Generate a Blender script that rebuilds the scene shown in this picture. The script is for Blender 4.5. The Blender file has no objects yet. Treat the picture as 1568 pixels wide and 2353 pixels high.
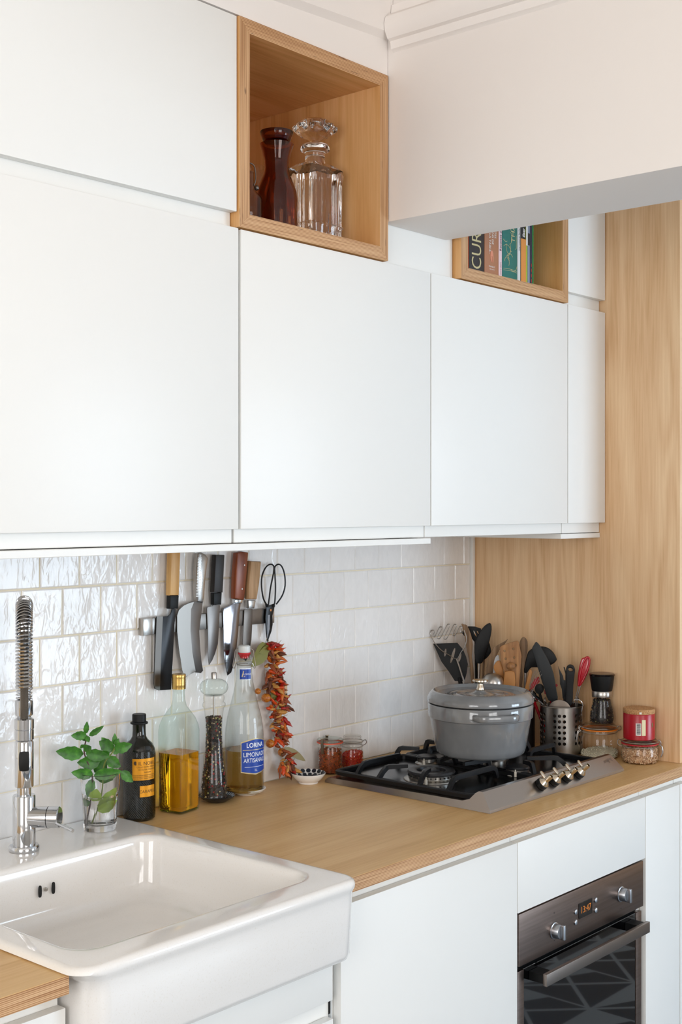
import bpy, bmesh, math, random
from math import sin, cos, pi, radians, hypot, atan2
from mathutils import Vector, Matrix
from mathutils import noise as mnoise
sc = bpy.context.scene
C = sc.collection
random.seed(7)

# ---------------------------------------------------------------- camera
cam_d = bpy.data.cameras.new('camera'); cam = bpy.data.objects.new('camera', cam_d); C.objects.link(cam)
cam.location = (0, -2.182, 1.58)
cam.rotation_euler = (pi/2, 0, -math.atan(2918/2546))
cam_d.sensor_fit = 'HORIZONTAL'; cam_d.sensor_width = 36; cam_d.lens = 2918/1568*36
cam_d.shift_y = -10.5/1568
cam_d.clip_start = .05
sc.camera = cam
# ---------------------------------------------------------------- world, light, exposure
w = bpy.data.worlds.new('sky'); sc.world = w; w.use_nodes = True
bg = w.node_tree.nodes['Background']; bg.inputs[0].default_value = (.72, .86, 1, 1); bg.inputs[1].default_value = 1.0
def area(name, loc, rot, sx, sy, power, col):
    d = bpy.data.lights.new(name, 'AREA'); d.shape = 'RECTANGLE'; d.size = sx; d.size_y = sy; d.energy = power; d.color = col
    o = bpy.data.objects.new(name, d); C.objects.link(o); o.location = loc; o.rotation_euler = rot
    return o
# daylight entering through the two windows of the long wall behind the viewer and the one at the left
area('daylight_back_window', (4.45, -4.52, 1.12), (radians(90), 0, 0), 1.7, 1.6, 106, (.68, .84, 1))
area('daylight_back_window_far', (.35, -4.52, 1.6), (radians(90), 0, 0), 1.7, 1.7, 54, (1, .965, .93))
area('daylight_left_window', (-1.62, -2.0, 1.6), (radians(90), 0, radians(-90)), 1.6, 1.5, 46, (1, .965, .935))
vs = sc.view_settings
vs.view_transform = 'Standard'; vs.look = 'None'; vs.gamma = 1; vs.exposure = 0.05; vs.use_curve_mapping = False
cy = sc.cycles
cy.max_bounces = 12; cy.diffuse_bounces = 5; cy.glossy_bounces = 5; cy.transmission_bounces = 12; cy.transparent_max_bounces = 24
cy.sample_clamp_indirect = 3.0; cy.blur_glossy = .6

# ---------------------------------------------------------------- helpers
def hexc(h):
    h = h.lstrip('#'); v = [int(h[i:i+2], 16)/255 for i in (0, 2, 4)]
    return tuple((x/12.92 if x <= .04045 else ((x+.055)/1.055)**2.4) for x in v) + (1,)
MATS = {}
def mat(name, col, rough=.5, metal=0, **kw):
    if name in MATS: return MATS[name]
    m = bpy.data.materials.new(name); m.use_nodes = True
    b = m.node_tree.nodes['Principled BSDF']
    b.inputs['Base Color'].default_value = hexc(col) if isinstance(col, str) else (*col, 1)
    b.inputs['Roughness'].default_value = rough; b.inputs['Metallic'].default_value = metal
    if 'trans' in kw: b.inputs['Transmission Weight'].default_value = kw['trans']
    if 'ior' in kw: b.inputs['IOR'].default_value = kw['ior']
    if 'coat' in kw: b.inputs['Coat Weight'].default_value = kw['coat']; b.inputs['Coat Roughness'].default_value = .05
    if 'spec' in kw: b.inputs['Specular IOR Level'].default_value = kw['spec']
    if 'emit' in kw: b.inputs['Emission Color'].default_value = hexc(kw['emit']); b.inputs['Emission Strength'].default_value = kw.get('es', 1)
    MATS[name] = m; return m
class NT:
    def __init__(s, m): s.t = m.node_tree; s.n = s.t.nodes; s.b = s.n.get('Principled BSDF')
    def new(s, ty, **kw):
        n = s.n.new(ty)
        for k, v in kw.items():
            if k.startswith('i_'):
                key = k[2:].replace('_', ' '); n.inputs[key].default_value = v
            else: setattr(n, k, v)
        return n
    def link(s, a, b): s.t.links.new(a, b)
    def math(s, op, a, b=None):
        n = s.new('ShaderNodeMath', operation=op)
        for i, v in enumerate((a, b)):
            if v is None: continue
            if isinstance(v, (int, float)): n.inputs[i].default_value = v
            else: s.link(v, n.inputs[i])
        return n.outputs[0]
    def ramp(s, fac, stops):
        r = s.new('ShaderNodeValToRGB'); e = r.color_ramp.elements
        while len(e) > 1: e.remove(e[-1])
        e[0].position = stops[0][0]; e[0].color = hexc(stops[0][1])
        for p, c in stops[1:]:
            x = e.new(p); x.color = hexc(c)
        s.link(fac, r.inputs[0]); return r.outputs[0]
    def coords(s, scale=(1, 1, 1), kind='Object', loc=None):
        tc = s.new('ShaderNodeTexCoord'); mp = s.new('ShaderNodeMapping'); mp.inputs['Scale'].default_value = scale
        s.link(tc.outputs[kind], mp.inputs[0]); 
        if loc is not None: s.link(loc, mp.inputs['Location'])
        return mp.outputs[0]
    def noise(s, vec, scale, detail=3, rough=.5, dist=0):
        n = s.new('ShaderNodeTexNoise'); n.inputs['Scale'].default_value = scale; n.inputs['Detail'].default_value = detail
        n.inputs['Roughness'].default_value = rough; n.inputs['Distortion'].default_value = dist
        s.link(vec, n.inputs['Vector']); return n.outputs[0]
    def bump(s, h, strength, dist):
        b = s.new('ShaderNodeBump'); b.inputs['Strength'].default_value = strength; b.inputs['Distance'].default_value = dist
        s.link(h, b.inputs['Height']); s.link(b.outputs[0], s.b.inputs['Normal']); return b
    def mix(s, fac, a, b):
        n = s.new('ShaderNodeMix', data_type='RGBA')
        if isinstance(fac, (int, float)): n.inputs[0].default_value = fac
        else: s.link(fac, n.inputs[0])
        for i, v in ((6, a), (7, b)):
            if isinstance(v, str): n.inputs[i].default_value = hexc(v)
            else: s.link(v, n.inputs[i])
        return n.outputs[2]

def birch(name, grain, light, mid, dark, rough=.42, fig=1.0):
    """birch veneer; grain = axis index along which the figure runs"""
    m = mat(name, light, rough); t = NT(m)
    sl = [7.0, 7.0, 7.0]; sl[grain] = .9
    big = t.noise(t.coords(tuple(sl)), .75, 2, .45, .6)
    rings = t.math('SINE', t.math('MULTIPLY', big, 58*fig))
    r01 = t.math('MULTIPLY_ADD', rings, .5); t.n[-1].inputs[2].default_value = .5
    sl = [170.0]*3; sl[grain] = 6.0
    fine = t.noise(t.coords(tuple(sl)), 1.0, 3, .6)
    sb = [3.0]*3; sb[grain] = 1.2
    blot = t.noise(t.coords(tuple(sb)), 1.3, 3, .6)
    f = t.math('ADD', t.math('MULTIPLY', r01, .17), t.math('ADD', t.math('MULTIPLY', fine, .50), t.math('MULTIPLY', blot, .46)))
    col = t.ramp(f, [(.30, dark), (.52, mid), (.78, light)])
    t.link(col, t.b.inputs['Base Color']); t.bump(fine, .05, .001)
    return m
def plyedge(name, axis, along, period=.0027):
    m = mat(name, '#d0a478', .55); t = NT(m)
    tc = t.new('ShaderNodeTexCoord'); sp = t.new('ShaderNodeSeparateXYZ'); t.link(tc.outputs['Object'], sp.inputs[0])
    sc3 = [30.0]*3; sc3[along] = 3.0
    wob = t.noise(t.coords(tuple(sc3)), 1, 2)
    v = t.math('ADD', t.math('MULTIPLY', sp.outputs[axis], 2*pi/period), t.math('MULTIPLY', wob, 1.6))
    s_ = t.math('SINE', v)
    layer = t.math('FLOOR', t.math('MULTIPLY', sp.outputs[axis], 1/period))
    cmb = t.new('ShaderNodeCombineXYZ'); t.link(layer, cmb.inputs[0]); 
    t.link(t.math('MULTIPLY', sp.outputs[along], 2.5), cmb.inputs[1])
    ln = t.noise(cmb.outputs[0], 1.7, 1)
    f = t.math('ADD', t.math('MULTIPLY', s_, .26), t.math('MULTIPLY', ln, 1.0))
    col = t.ramp(f, [(.18, '#96683f'), (.42, '#b58559'), (.62, '#caa074'), (.85, '#dab48a')])
    sv = [420.0]*3; sv[along] = 22.0
    vo = t.noise(t.coords(tuple(sv)), 1, 1)
    vf = t.ramp(vo, [(0, '#000000'), (.74, '#000000'), (.78, '#ffffff')])
    t.link(t.mix(vf, col, '#4a2e1a'), t.b.inputs['Base Color'])
    return m
def thin_glass(name, tint, ior=1.45, edge=None):
    """one wall of clear glass: see-through with the mirror share of its surface"""
    m = bpy.data.materials.new(name); m.use_nodes = True; t = NT(m); t.n.remove(t.b)
    out = t.n['Material Output']
    tr = t.new('ShaderNodeBsdfTransparent'); tr.inputs[0].default_value = hexc(tint)
    lw = t.new('ShaderNodeLayerWeight'); lw.inputs[0].default_value = .5
    t.link(t.mix(t.math('MULTIPLY', t.math('POWER', lw.outputs[1], 5), .55), tint, edge or '#82867f'), tr.inputs[0])
    gl = t.new('ShaderNodeBsdfGlossy'); gl.inputs['Roughness'].default_value = .02
    fr = t.new('ShaderNodeFresnel'); fr.inputs[0].default_value = ior
    ge = t.new('ShaderNodeNewGeometry'); ff = t.math('MULTIPLY', fr.outputs[0], t.math('SUBTRACT', 1, ge.outputs['Backfacing']))
    mx = t.new('ShaderNodeMixShader'); t.link(ff, mx.inputs[0]); t.link(tr.outputs[0], mx.inputs[1]); t.link(gl.outputs[0], mx.inputs[2])
    t.link(mx.outputs[0], out.inputs[0]); MATS[name] = m; return m

def link(name, me, m=None, parent=None):
    o = bpy.data.objects.new(name, me); C.objects.link(o)
    if parent is not None: o.parent = parent
    if m is not None and not me.materials: me.materials.append(m)
    return o
def wloc(o):
    v = Vector(o.location)
    while o.parent: o = o.parent; v += o.location
    return v
def obj(name, bm, m, parent=None, smooth=35, at=None):
    """links the world-space bmesh as ONE mesh object; child verts are shifted to the parent's origin"""
    me = bpy.data.meshes.new(name)
    bmesh.ops.recalc_face_normals(bm, faces=bm.faces)
    bm.to_mesh(me); bm.free()
    base = wloc(parent) if parent is not None else Vector((0, 0, 0))
    org = Vector(at) if at is not None else base
    me.transform(Matrix.Translation(-org))
    if smooth:
        me.polygons.foreach_set('use_smooth', [True]*len(me.polygons)); me.set_sharp_from_angle(angle=radians(smooth))
    if isinstance(m, (list, tuple)):
        for x in m: me.materials.append(x)
        m = None
    o = link(name, me, m, parent); o.location = org - base
    return o
def tag(o, label, cat, group=None, kind=None):
    if label: o['label'] = label
    if cat: o['category'] = cat
    if group: o['group'] = group
    if kind: o['kind'] = kind
    return o
def thing(name, label, cat, loc, group=None):
    o = bpy.data.objects.new(name, None); C.objects.link(o); o.location = loc; o.empty_display_size = .02
    return tag(o, label, cat, group)
def struct(o): o['kind'] = 'structure'; return o

def B(): return bmesh.new()
def box(x0, x1, y0, y1, z0, z1, bev=0, seg=2, bm=None):
    bm = bm or B()
    vs_ = [bm.verts.new((x, y, z)) for x in (x0, x1) for y in (y0, y1) for z in (z0, z1)]
    fs = [bm.faces.new([vs_[i] for i in q]) for q in ((0, 1, 3, 2), (4, 6, 7, 5), (0, 4, 5, 1), (2, 3, 7, 6), (0, 2, 6, 4), (1, 5, 7, 3))]
    if bev:
        es = list({e for f in fs for e in f.edges})
        bmesh.ops.bevel(bm, geom=es, offset=bev, segments=seg, profile=.6, affect='EDGES')
    return bm
def lathe(prof, c=(0, 0), seg=40, bm=None, closed=False, off=0, warp=None):
    """prof: (r, z) from bottom to top"""
    bm = bm or B(); rings = []
    for r, z in prof:
        if r < 1e-6: rings.append([bm.verts.new((c[0], c[1], z))])
        else: rings.append([bm.verts.new((c[0]+r*(warp(2*pi*(i+off)/seg, z) if warp else 1)*cos(2*pi*(i+off)/seg), c[1]+r*(warp(2*pi*(i+off)/seg, z) if warp else 1)*sin(2*pi*(i+off)/seg), z)) for i in range(seg)])
    for a, b in list(zip(rings, rings[1:])) + ([(rings[-1], rings[0])] if closed else []):
        for i in range(seg):
            j = (i+1) % seg
            if len(a) == 1 and len(b) == 1: continue
            if len(a) == 1: bm.faces.new((a[0], b[j], b[i]))
            elif len(b) == 1: bm.faces.new((a[i], a[j], b[0]))
            else: bm.faces.new((a[i], a[j], b[j], b[i]))
    if not closed:
        if len(rings[0]) > 1: bm.faces.new(rings[0])
        if len(rings[-1]) > 1: bm.faces.new(rings[-1])
    return bm
def loft(rings, bm=None, cap0=True, cap1=True, closed=False):
    bm = bm or B(); R = [[bm.verts.new(p) for p in r] for r in rings]
    n = len(R[0]); pairs = list(zip(R, R[1:]))
    if closed: pairs.append((R[-1], R[0]))
    for a, b in pairs:
        for i in range(n):
            j = (i+1) % n; bm.faces.new((a[i], a[j], b[j], b[i]))
    if not closed:
        if cap0: bm.faces.new(R[0])
        if cap1: bm.faces.new(R[-1])
    return bm
def rrect(x0, x1, y0, y1, r, z, n=6):
    P = []
    for cx_, cy_, a0 in ((x1-r, y1-r, 0), (x0+r, y1-r, pi/2), (x0+r, y0+r, pi), (x1-r, y0+r, 3*pi/2)):
        for k in range(n+1):
            a = a0+pi/2*k/n; P.append((cx_+r*cos(a), cy_+r*sin(a), z))
    return P
def tube(P, r, seg=8, bm=None, closed=False):
    bm = bm or B(); P = [Vector(p) for p in P]; n = len(P); rings = []; up = None
    for i, p in enumerate(P):
        a = P[(i-1) % n] if (closed or i > 0) else p; b = P[(i+1) % n] if (closed or i < n-1) else p
        t = (b-a).normalized()
        if up is None: up = t.orthogonal().normalized()
        up = (up-t*up.dot(t)); up = up.normalized() if up.length > 1e-6 else t.orthogonal().normalized()
        s_ = t.cross(up); rr = r[i] if isinstance(r, (list, tuple)) else r
        rings.append([p+(up*cos(2*pi*k/seg)+s_*sin(2*pi*k/seg))*rr for k in range(seg)])
    return loft(rings, bm, closed=closed)
def smoothpath(P, k=4):
    P = [Vector(p) for p in P]; out = []
    for i in range(len(P)-1):
        p0 = P[max(i-1, 0)]; p1 = P[i]; p2 = P[i+1]; p3 = P[min(i+2, len(P)-1)]
        for j in range(k):
            t = j/k
            out.append(.5*((2*p1)+(p2-p0)*t+(2*p0-5*p1+4*p2-p3)*t*t+(3*p1-p0-3*p2+p3)*t**3))
    out.append(P[-1]); return out
class Fr:
    """a frame: origin o, axes u (right), v (up), n (towards the viewer's side)"""
    def __init__(s, o, u, v, n): s.o, s.u, s.v, s.n = Vector(o), Vector(u), Vector(v), Vector(n)
    def __call__(s, a, b, d=0): return s.o+s.u*a+s.v*b+s.n*d
def wallF(y): return Fr((0, y, 0), (1, 0, 0), (0, 0, 1), (0, -1, 0))
def viewF(x, y, ang): return Fr((x, y, 0), (cos(ang), -sin(ang), 0), (0, 0, 1), (-sin(ang), -cos(ang), 0))
def prism(P, F, t, holes=(), bev=0, bm=None, d0=0, lean=None, bend=None):
    """flat outline P (2-D, frame F) given thickness t along F.n; lean(a,b) adds a depth offset"""
    b2 = B(); ed = []
    for loop in (P, *holes):
        vs_ = [b2.verts.new((a, b, 0)) for a, b in loop]
        ed += [b2.edges.new((vs_[i], vs_[(i+1) % len(vs_)])) for i in range(len(vs_))]
    if holes: bmesh.ops.triangle_fill(b2, use_beauty=True, edges=ed)
    else: b2.faces.new(b2.verts[:])
    r = bmesh.ops.extrude_face_region(b2, geom=b2.faces[:])
    for v in r['geom']:
        if isinstance(v, bmesh.types.BMVert): v.co.z = t
    bmesh.ops.recalc_face_normals(b2, faces=b2.faces)
    if bev:
        es = [e for e in b2.edges if len(e.link_faces) == 2 and e.calc_face_angle(0) > .6 and abs(e.verts[0].co.z-e.verts[1].co.z) < t*.5]
        bmesh.ops.bevel(b2, geom=es, offset=bev, segments=2, profile=.5, affect='EDGES', clamp_overlap=True)
    for v in b2.verts:
        d = d0+v.co.z+(lean(v.co.x, v.co.y) if lean else 0)
        v.co = F(v.co.x, v.co.y, d)
    if bm is None: return b2
    me = bpy.data.meshes.new('tmp'); b2.to_mesh(me); b2.free(); bm.from_mesh(me); bpy.data.meshes.remove(me); return bm
def smooth2(P, k=4):
    n = len(P); out = []
    for i in range(n):
        p0, p1, p2, p3 = (Vector(P[(i+j) % n]) for j in (-1, 0, 1, 2))
        for j in range(k):
            t = j/k; v = .5*((2*p1)+(p2-p0)*t+(2*p0-5*p1+4*p2-p3)*t*t+(3*p1-p0-3*p2+p3)*t**3); out.append((v.x, v.y))
    return out
def ell(a, b, ra, rb, rot=0, n=14):
    return [(a+ra*cos(2*pi*i/n)*cos(rot)-rb*sin(2*pi*i/n)*sin(rot), b+ra*cos(2*pi*i/n)*sin(rot)+rb*sin(2*pi*i/n)*cos(rot)) for i in range(n)]
def uvsphere(c, r, bm=None, sx=1, sy=1, sz=1, u=12, v=8):
    bm = bm or B(); m = Matrix.Translation(c) @ Matrix.Diagonal((r*sx, r*sy, r*sz, 1)); bmesh.ops.create_uvsphere(bm, u_segments=u, v_segments=v, radius=1, matrix=m); return bm
def text(name, s, size, fmap, m, parent, align='CENTER', bold=0, sx=1, shear=0, spacing=1):
    """raised or printed lettering: fmap maps (a, b) in metres to a world point"""
    cu = bpy.data.curves.new('txt', 'FONT'); cu.body = s; cu.size = size; cu.align_x = align; cu.align_y = 'CENTER'; cu.offset = bold; cu.shear = shear
    cu.space_character = spacing; cu.resolution_u = 3
    o = bpy.data.objects.new('txt', cu); C.objects.link(o)
    bpy.context.view_layer.update()
    me = bpy.data.meshes.new_from_object(o.evaluated_get(bpy.context.evaluated_depsgraph_get()))
    bpy.data.objects.remove(o); bpy.data.curves.remove(cu)
    bm = B(); bm.from_mesh(me); bpy.data.meshes.remove(me)
    for v in bm.verts: v.co = fmap(v.co.x*sx, v.co.y)
    return obj(name, bm, m, parent, smooth=0)

# ---------------------------------------------------------------- shared materials
white = mat('white_lacquer', '#ecebe7', .38)
white_wall = mat('white_paint', '#f1ebe6', .7)
t_ = NT(white_wall); nz = t_.noise(t_.coords((1, 1, 1)), 60, 4); t_.bump(nz, .06, .002)
ceramic = mat('white_ceramic', '#ece9e5', .10, coat=.5)
t_ = NT(ceramic); nz = t_.noise(t_.coords(), 420, 2); cc = t_.ramp(nz, [(.2, '#e2dcd3'), (.38, '#edeae6'), (1, '#efece9')]); t_.link(cc, t_.b.inputs['Base Color'])
chrome = mat('chrome', '#c9cbce', .07, 1)
steel = mat('brushed_steel', '#b3aea8', .28, 1)
dsteel = mat('dark_blade_steel', '#75706c', .36, 1)
blackp = mat('black_plastic', '#08090a', .5, spec=.3)
dgrey = mat('charcoal_nylon', '#1b1e20', .5, spec=.35)
iron = mat('cast_iron_enamel', '#0c0d10', .42, spec=.4)
woodm = mat('spoon_wood', '#a9784a', .6)
t_ = NT(woodm); nz = t_.noise(t_.coords((90, 90, 6)), 1, 4); t_.link(t_.ramp(nz, [(.3, '#7d5330'), (.55, '#a87646'), (.75, '#c39460')]), t_.b.inputs['Base Color'])
woodg = mat('worn_grey_wood', '#8a6c52', .7)
t_ = NT(woodg); nz = t_.noise(t_.coords((110, 110, 7)), 1, 4); t_.link(t_.ramp(nz, [(.3, '#5e4630'), (.55, '#86684a'), (.75, '#a08467')]), t_.b.inputs['Base Color'])
redp = mat('red_silicone', '#b50e1e', .25)
glass_t = thin_glass('clear_glass', '#fbfaf8')
glass_g = thin_glass('pale_green_glass', '#f5f9f7', edge='#3f4d46')
glass_r = mat('thick_clear_glass', '#ffffff', .0, trans=1, ior=1.48)
dark = mat('dark_gap', '#141414', .8)
birch_v = birch('birch_panel', 2, '#eac9a0', '#dcb58a', '#c89b6c', .45)
birch_top = birch('birch_worktop', 0, '#deba84', '#d2a970', '#c1955a', .40, .7)
birch_in = birch('birch_niche', 2, '#e6b680', '#d9a468', '#c48c50', .45)
birch_inx = birch('birch_niche_top', 0, '#e6b680', '#d9a468', '#c48c50', .45)
edge_z = plyedge('ply_edge_level', 2, 0)
edge_x = plyedge('ply_edge_upright', 0, 2)
# ================================================================ setting
WT = .908            # worktop height
def bx(name, x0, x1, y0, y1, z0, z1, m, parent=None, bev=0, seg=2): return obj(name, box(x0, x1, y0, y1, z0, z1, bev, seg), m, parent)
floor_m = mat('navy_patterned_floor', '#16222f', .3); t = NT(floor_m)
sp = t.new('ShaderNodeSeparateXYZ'); t.link(t.coords((3.4, 3.4, 1)), sp.inputs[0])
fx = t.math('FRACT', sp.outputs[0]); fy = t.math('FRACT', sp.outputs[1])
d1 = t.math('ABSOLUTE', t.math('SUBTRACT', fx, fy)); d2 = t.math('ABSOLUTE', t.math('SUBTRACT', t.math('ADD', fx, fy), 1))
k = t.math('LESS_THAN', t.math('MINIMUM', t.math('MINIMUM', d1, d2), fx), .035)
chk = t.math('GREATER_THAN', t.math('MULTIPLY', fx, .5), fy)
t.link(t.mix(t.math('MAXIMUM', k, chk), '#15283a', '#969fa5'), t.b.inputs['Base Color'])
struct(bx('floor', -1.7, 6.3, -4.5, .1, -.1, 0, floor_m))
struct(bx('ceiling', -1.7, 6.3, -4.5, .1, 2.78, 2.88, white_wall))
grout = mat('cream_grout', '#e6dcc4', .85)
wall_back = struct(bx('wall_back', -1.7, 3.095, .0014, .1, 0, 2.78, grout))
# glazed hand-made tiles: each one its own object on the wall
tile_m = mat('glazed_tile', '#e3e1df', .11, spec=.42); t = NT(tile_m)
oi = t.new('ShaderNodeObjectInfo'); rv = t.new('ShaderNodeCombineXYZ'); t.link(t.math('MULTIPLY', oi.outputs['Random'], 37), rv.inputs[0]); t.link(t.math('MULTIPLY', oi.outputs['Random'], 91), rv.inputs[2])
n1 = t.noise(t.coords((1.3, 1, .6), loc=rv.outputs[0]), 44, 2, .45, 1.0)
n2 = t.noise(t.coords((1, 1, 1), loc=rv.outputs[0]), 130, 2, .5)
n3 = t.noise(t.coords((1, 1, 1), loc=rv.outputs[0]), 14, 1)
hh = t.math('MULTIPLY', t.math('ADD', n1, t.math('MULTIPLY', n2, .10)), t.math('POWER', n3, 1.5)); t.bump(hh, .62, .0055)
t.link(t.ramp(t.math('ADD', t.math('MULTIPLY', oi.outputs['Random'], .4), t.math('MULTIPLY', n1, .6)), [(.2, '#e6e4e2'), (.8, '#f2f0ee')]), t.b.inputs['Base Color'])
def tile_mesh(w_, seed):
    rnd = random.Random(seed); bm = B(); h = .0985; d = .0012
    def q(x, z, y): return (x+rnd.uniform(-.0004, .0004), y+rnd.uniform(-.0003, .0003), z+rnd.uniform(-.0004, .0004))
    outer = [(-w_/2, -h/2), (0, -h/2), (w_/2, -h/2), (w_/2, 0), (w_/2, h/2), (0, h/2), (-w_/2, h/2), (-w_/2, 0)]
    back = [bm.verts.new((x, .0016, z)) for x, z in outer]
    mid = [bm.verts.new(q(x, z, .0008)) for x, z in outer]
    k_ = lambda v, s_: v-s_*(1 if v > 0 else -1 if v < 0 else 0)
    fr = [bm.verts.new(q(k_(x, .0022), k_(z, .0022), -.0012)) for x, z in outer]
    c_ = bm.verts.new((0, -.0012-rnd.uniform(0, .0006), 0))
    for a, b in ((back, mid), (mid, fr)):
        for i in range(8): bm.faces.new((a[i], a[(i+1) % 8], b[(i+1) % 8], b[i]))
    for i in range(8): bm.faces.new((fr[i], fr[(i+1) % 8], c_))
    bm.faces.new(back)
    me = bpy.data.meshes.new('tile'); bmesh.ops.recalc_face_normals(bm, faces=bm.faces); bm.to_mesh(me); bm.free()
    me.polygons.foreach_set('use_smooth', [True]*len(me.polygons)); me.set_sharp_from_angle(angle=radians(12)); me.materials.append(tile_m); return me
TM = [tile_mesh(.0978, s_) for s_ in range(7)]
PXT = .0989
for row in range(6):
    zt = 1.4125-.1011*(row-1) ; zc = zt-.0506           # row 0 is the highest
    x_first = 3.049 if row % 2 == 0 else 3.005
    x_right = 3.0805
    cols = [(x_first, x_right)]; x = x_first
    pitch = .0985 if x > 2.3 else .1
    while x > .95:
        p = .0985 if x > 2.31 else .1003
        cols.append((x-p, x)); x -= p
    for xa, xb in cols:
        w_ = xb-xa-.0016
        if abs(w_-.0978) > .004: me = tile_mesh(w_, int(xa*1000)+row)
        else: me = random.choice(TM)
        o = link('tile', me, None, wall_back); o.location = ((xa+xb)/2, 0, zc)
        o.rotation_euler = (random.uniform(-.004, .004), 0, random.uniform(-.005, .005))
        if row == 0: o.scale = (1, 1, .985)
trim = struct(bx('trim_1', 3.0815, 3.0945, -.010, .004, WT, 1.512, mat('white_bead', '#eceae6', .4), bev=.003))
# the birch lined end wall and the wall beyond it
struct(bx('wall_right', 3.095, 3.116, -.662, .1, WT+.0005, 2.78, [birch_v]))
struct(bx('wall_right_return', 3.143, 6.3, -.60, .1, 0, 2.78, white_wall))
wfr_ = struct(bx('wall_far_right', 6.2, 6.3, -4.5, -.6, 0, 2.78, white_wall))
bx('reflection_board', 6.18, 6.199, -3.2, -.62, .02, 1.25, birch_v, wfr_)  # unseen birch board, added so the oven front mirrors brown wood
# room behind the viewer with its windows
def wall_with_holes(name, F, a0, a1, z0, z1, holes, th):
    return struct(obj(name, prism([(a0, z0), (a1, z0), (a1, z1), (a0, z1)], F, th, holes=[[(h[0], h[2]), (h[0], h[3]), (h[1], h[3]), (h[1], h[2])] for h in holes]), white_wall, smooth=0))
wall_with_holes('wall_front', Fr((0, -4.4, 0), (1, 0, 0), (0, 0, 1), (0, -1, 0)), -1.7, 6.3, 0, 2.78, [(3.6, 5.3, .3, 2.0), (-.5, 1.2, .75, 2.45)], .1)
wall_with_holes('wall_left', Fr((-1.5, 0, 0), (0, 1, 0), (0, 0, 1), (-1, 0, 0)), -4.4, .1, 0, 2.78, [(-2.8, -1.2, .85, 2.35)], .1)
wn = [0]
def window(F, a0, a1, z0, z1, nx, nz_):
    wn[0] += 1; bm = B(); fr_ = mat('window_frame_paint', '#e8e6e2', .5)
    def bar(x0, x1, y0, y1): prism([(x0, y0), (x1, y0), (x1, y1), (x0, y1)], F, .05, bm=bm, d0=.02)
    bar(a0, a0+.05, z0, z1); bar(a1-.05, a1, z0, z1); bar(a0+.05, a1-.05, z0, z0+.06); bar(a0+.05, a1-.05, z1-.05, z1)
    for i in range(1, nx): x = a0+(a1-a0)*i/nx; bar(x-.02, x+.02, z0+.06, z1-.05)
    o = struct(obj('window_%d' % wn[0], bm, fr_, smooth=0))
    b2 = B()
    for j in range(1, nz_):
        z = z0+(z1-z0)*j/nz_
        for i in range(nx):
            xa = a0+(a1-a0)*i/nx+.021; xb = a0+(a1-a0)*(i+1)/nx-.021
            prism([(xa if i else a0+.051, z-.012), (xb if i < nx-1 else a1-.051, z-.012), (xb if i < nx-1 else a1-.051, z+.012), (xa if i else a0+.051, z+.012)], F, .03, bm=b2, d0=.03)
    if nz_ > 1: obj('glazing_bar', b2, fr_, o, smooth=0)
    else: b2.free()
FW = Fr((0, -4.4, 0), (1, 0, 0), (0, 0, 1), (0, -1, 0)); FL = Fr((-1.5, 0, 0), (0, 1, 0), (0, 0, 1), (-1, 0, 0))
window(FW, 3.6, 5.3, .3, 2.0, 3, 4); window(FW, -.5, 1.2, .75, 2.45, 2, 3); window(FL, -2.8, -1.2, .85, 2.35, 2, 3)
# bulkhead beam that runs out from the cabinets over the room, with its old plaster cornice
struct(bx('wall_bulkhead', 2.148, 2.386, -4.4, -.4245, 2.201, 2.78, white_wall, bev=.002))
prof = [(2.150, 2.560), (2.146, 2.566), (2.139, 2.569), (2.136, 2.585), (2.127, 2.588), (2.1185, 2.602), (2.1155, 2.618), (2.120, 2.634), (2.131, 2.643), (2.139, 2.645), (2.141, 2.665), (2.150, 2.668)]
struct(obj('trim_2', loft([[(x, y, z+.0012*sin(y*9)) for x, z in prof] for y in [-.459-i*.2 for i in range(20)]]), white_wall))
# plaster above the cabinets, a coved ledge with a slightly sloping line
def zl(x): return 2.487+.056*x
pr = lambda x: [(x, -.02, 2.52), (x, -.443, 2.519), (x, -.443, zl(x)-.012), (x, -.4575, zl(x)), (x, -.4575, 2.779), (x, -.02, 2.779)]
struct(obj('wall_soffit', loft([[(-1.5, y, max(z, 2.535)) for x, y, z in pr(1)], [(.9, y, z) for x, y, z in pr(.9)], pr(2.147)]), white_wall, smooth=0))
struct(bx('wall_soffit_right', 2.388, 3.094, -.443, -.02, 2.52, 2.779, white_wall))
struct(bx('trim_3', 2.1465, 2.411, -.424, -.404, 2.1155, 2.52, white))

# ================================================================ wall cabinets
def cabinet(label, x0, x1, z0, z1, zd0, zd1, group=None, seed=0):
    t = thing('wall_cabinet', label, 'cabinet', ((x0+x1)/2, -.22, z0), group)
    bx('carcass', x0+.0012, x1-.0012, -.4245, -.012, z0, z1, white, t, .0008, 1)
    bx('door', x0+.0016, x1-.0016, -.4435, -.4255, zd0, zd1, white, t, .0016, 2)
    return t
cabinet('wide white wall cabinet at the left edge, above the tap', 1.097, 1.697, 1.512, 2.1125, 1.5385, 2.1125)
cabinet('white wall cabinet directly under the glassware niche', 1.7005, 2.3025, 1.512, 2.1125, 1.5385, 2.1115)
cabinet('white wall cabinet above the hob, under the book niche', 2.3035, 2.8965, 1.512, 2.1125, 1.5385, 2.1115)
cabinet('narrow white wall cabinet in the lower row against the birch wall', 2.8975, 3.0935, 1.512, 2.1125, 1.5385, 2.1125)
cabinet('large white upper cabinet left of the glassware niche', 1.097, 1.6925, 2.117, 2.5155, 2.143, 2.5155)
cabinet('narrow white upper cabinet right of the book niche, partly behind the beam', 2.895, 3.0935, 2.1165, 2.5155, 2.1455, 2.5155)
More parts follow.
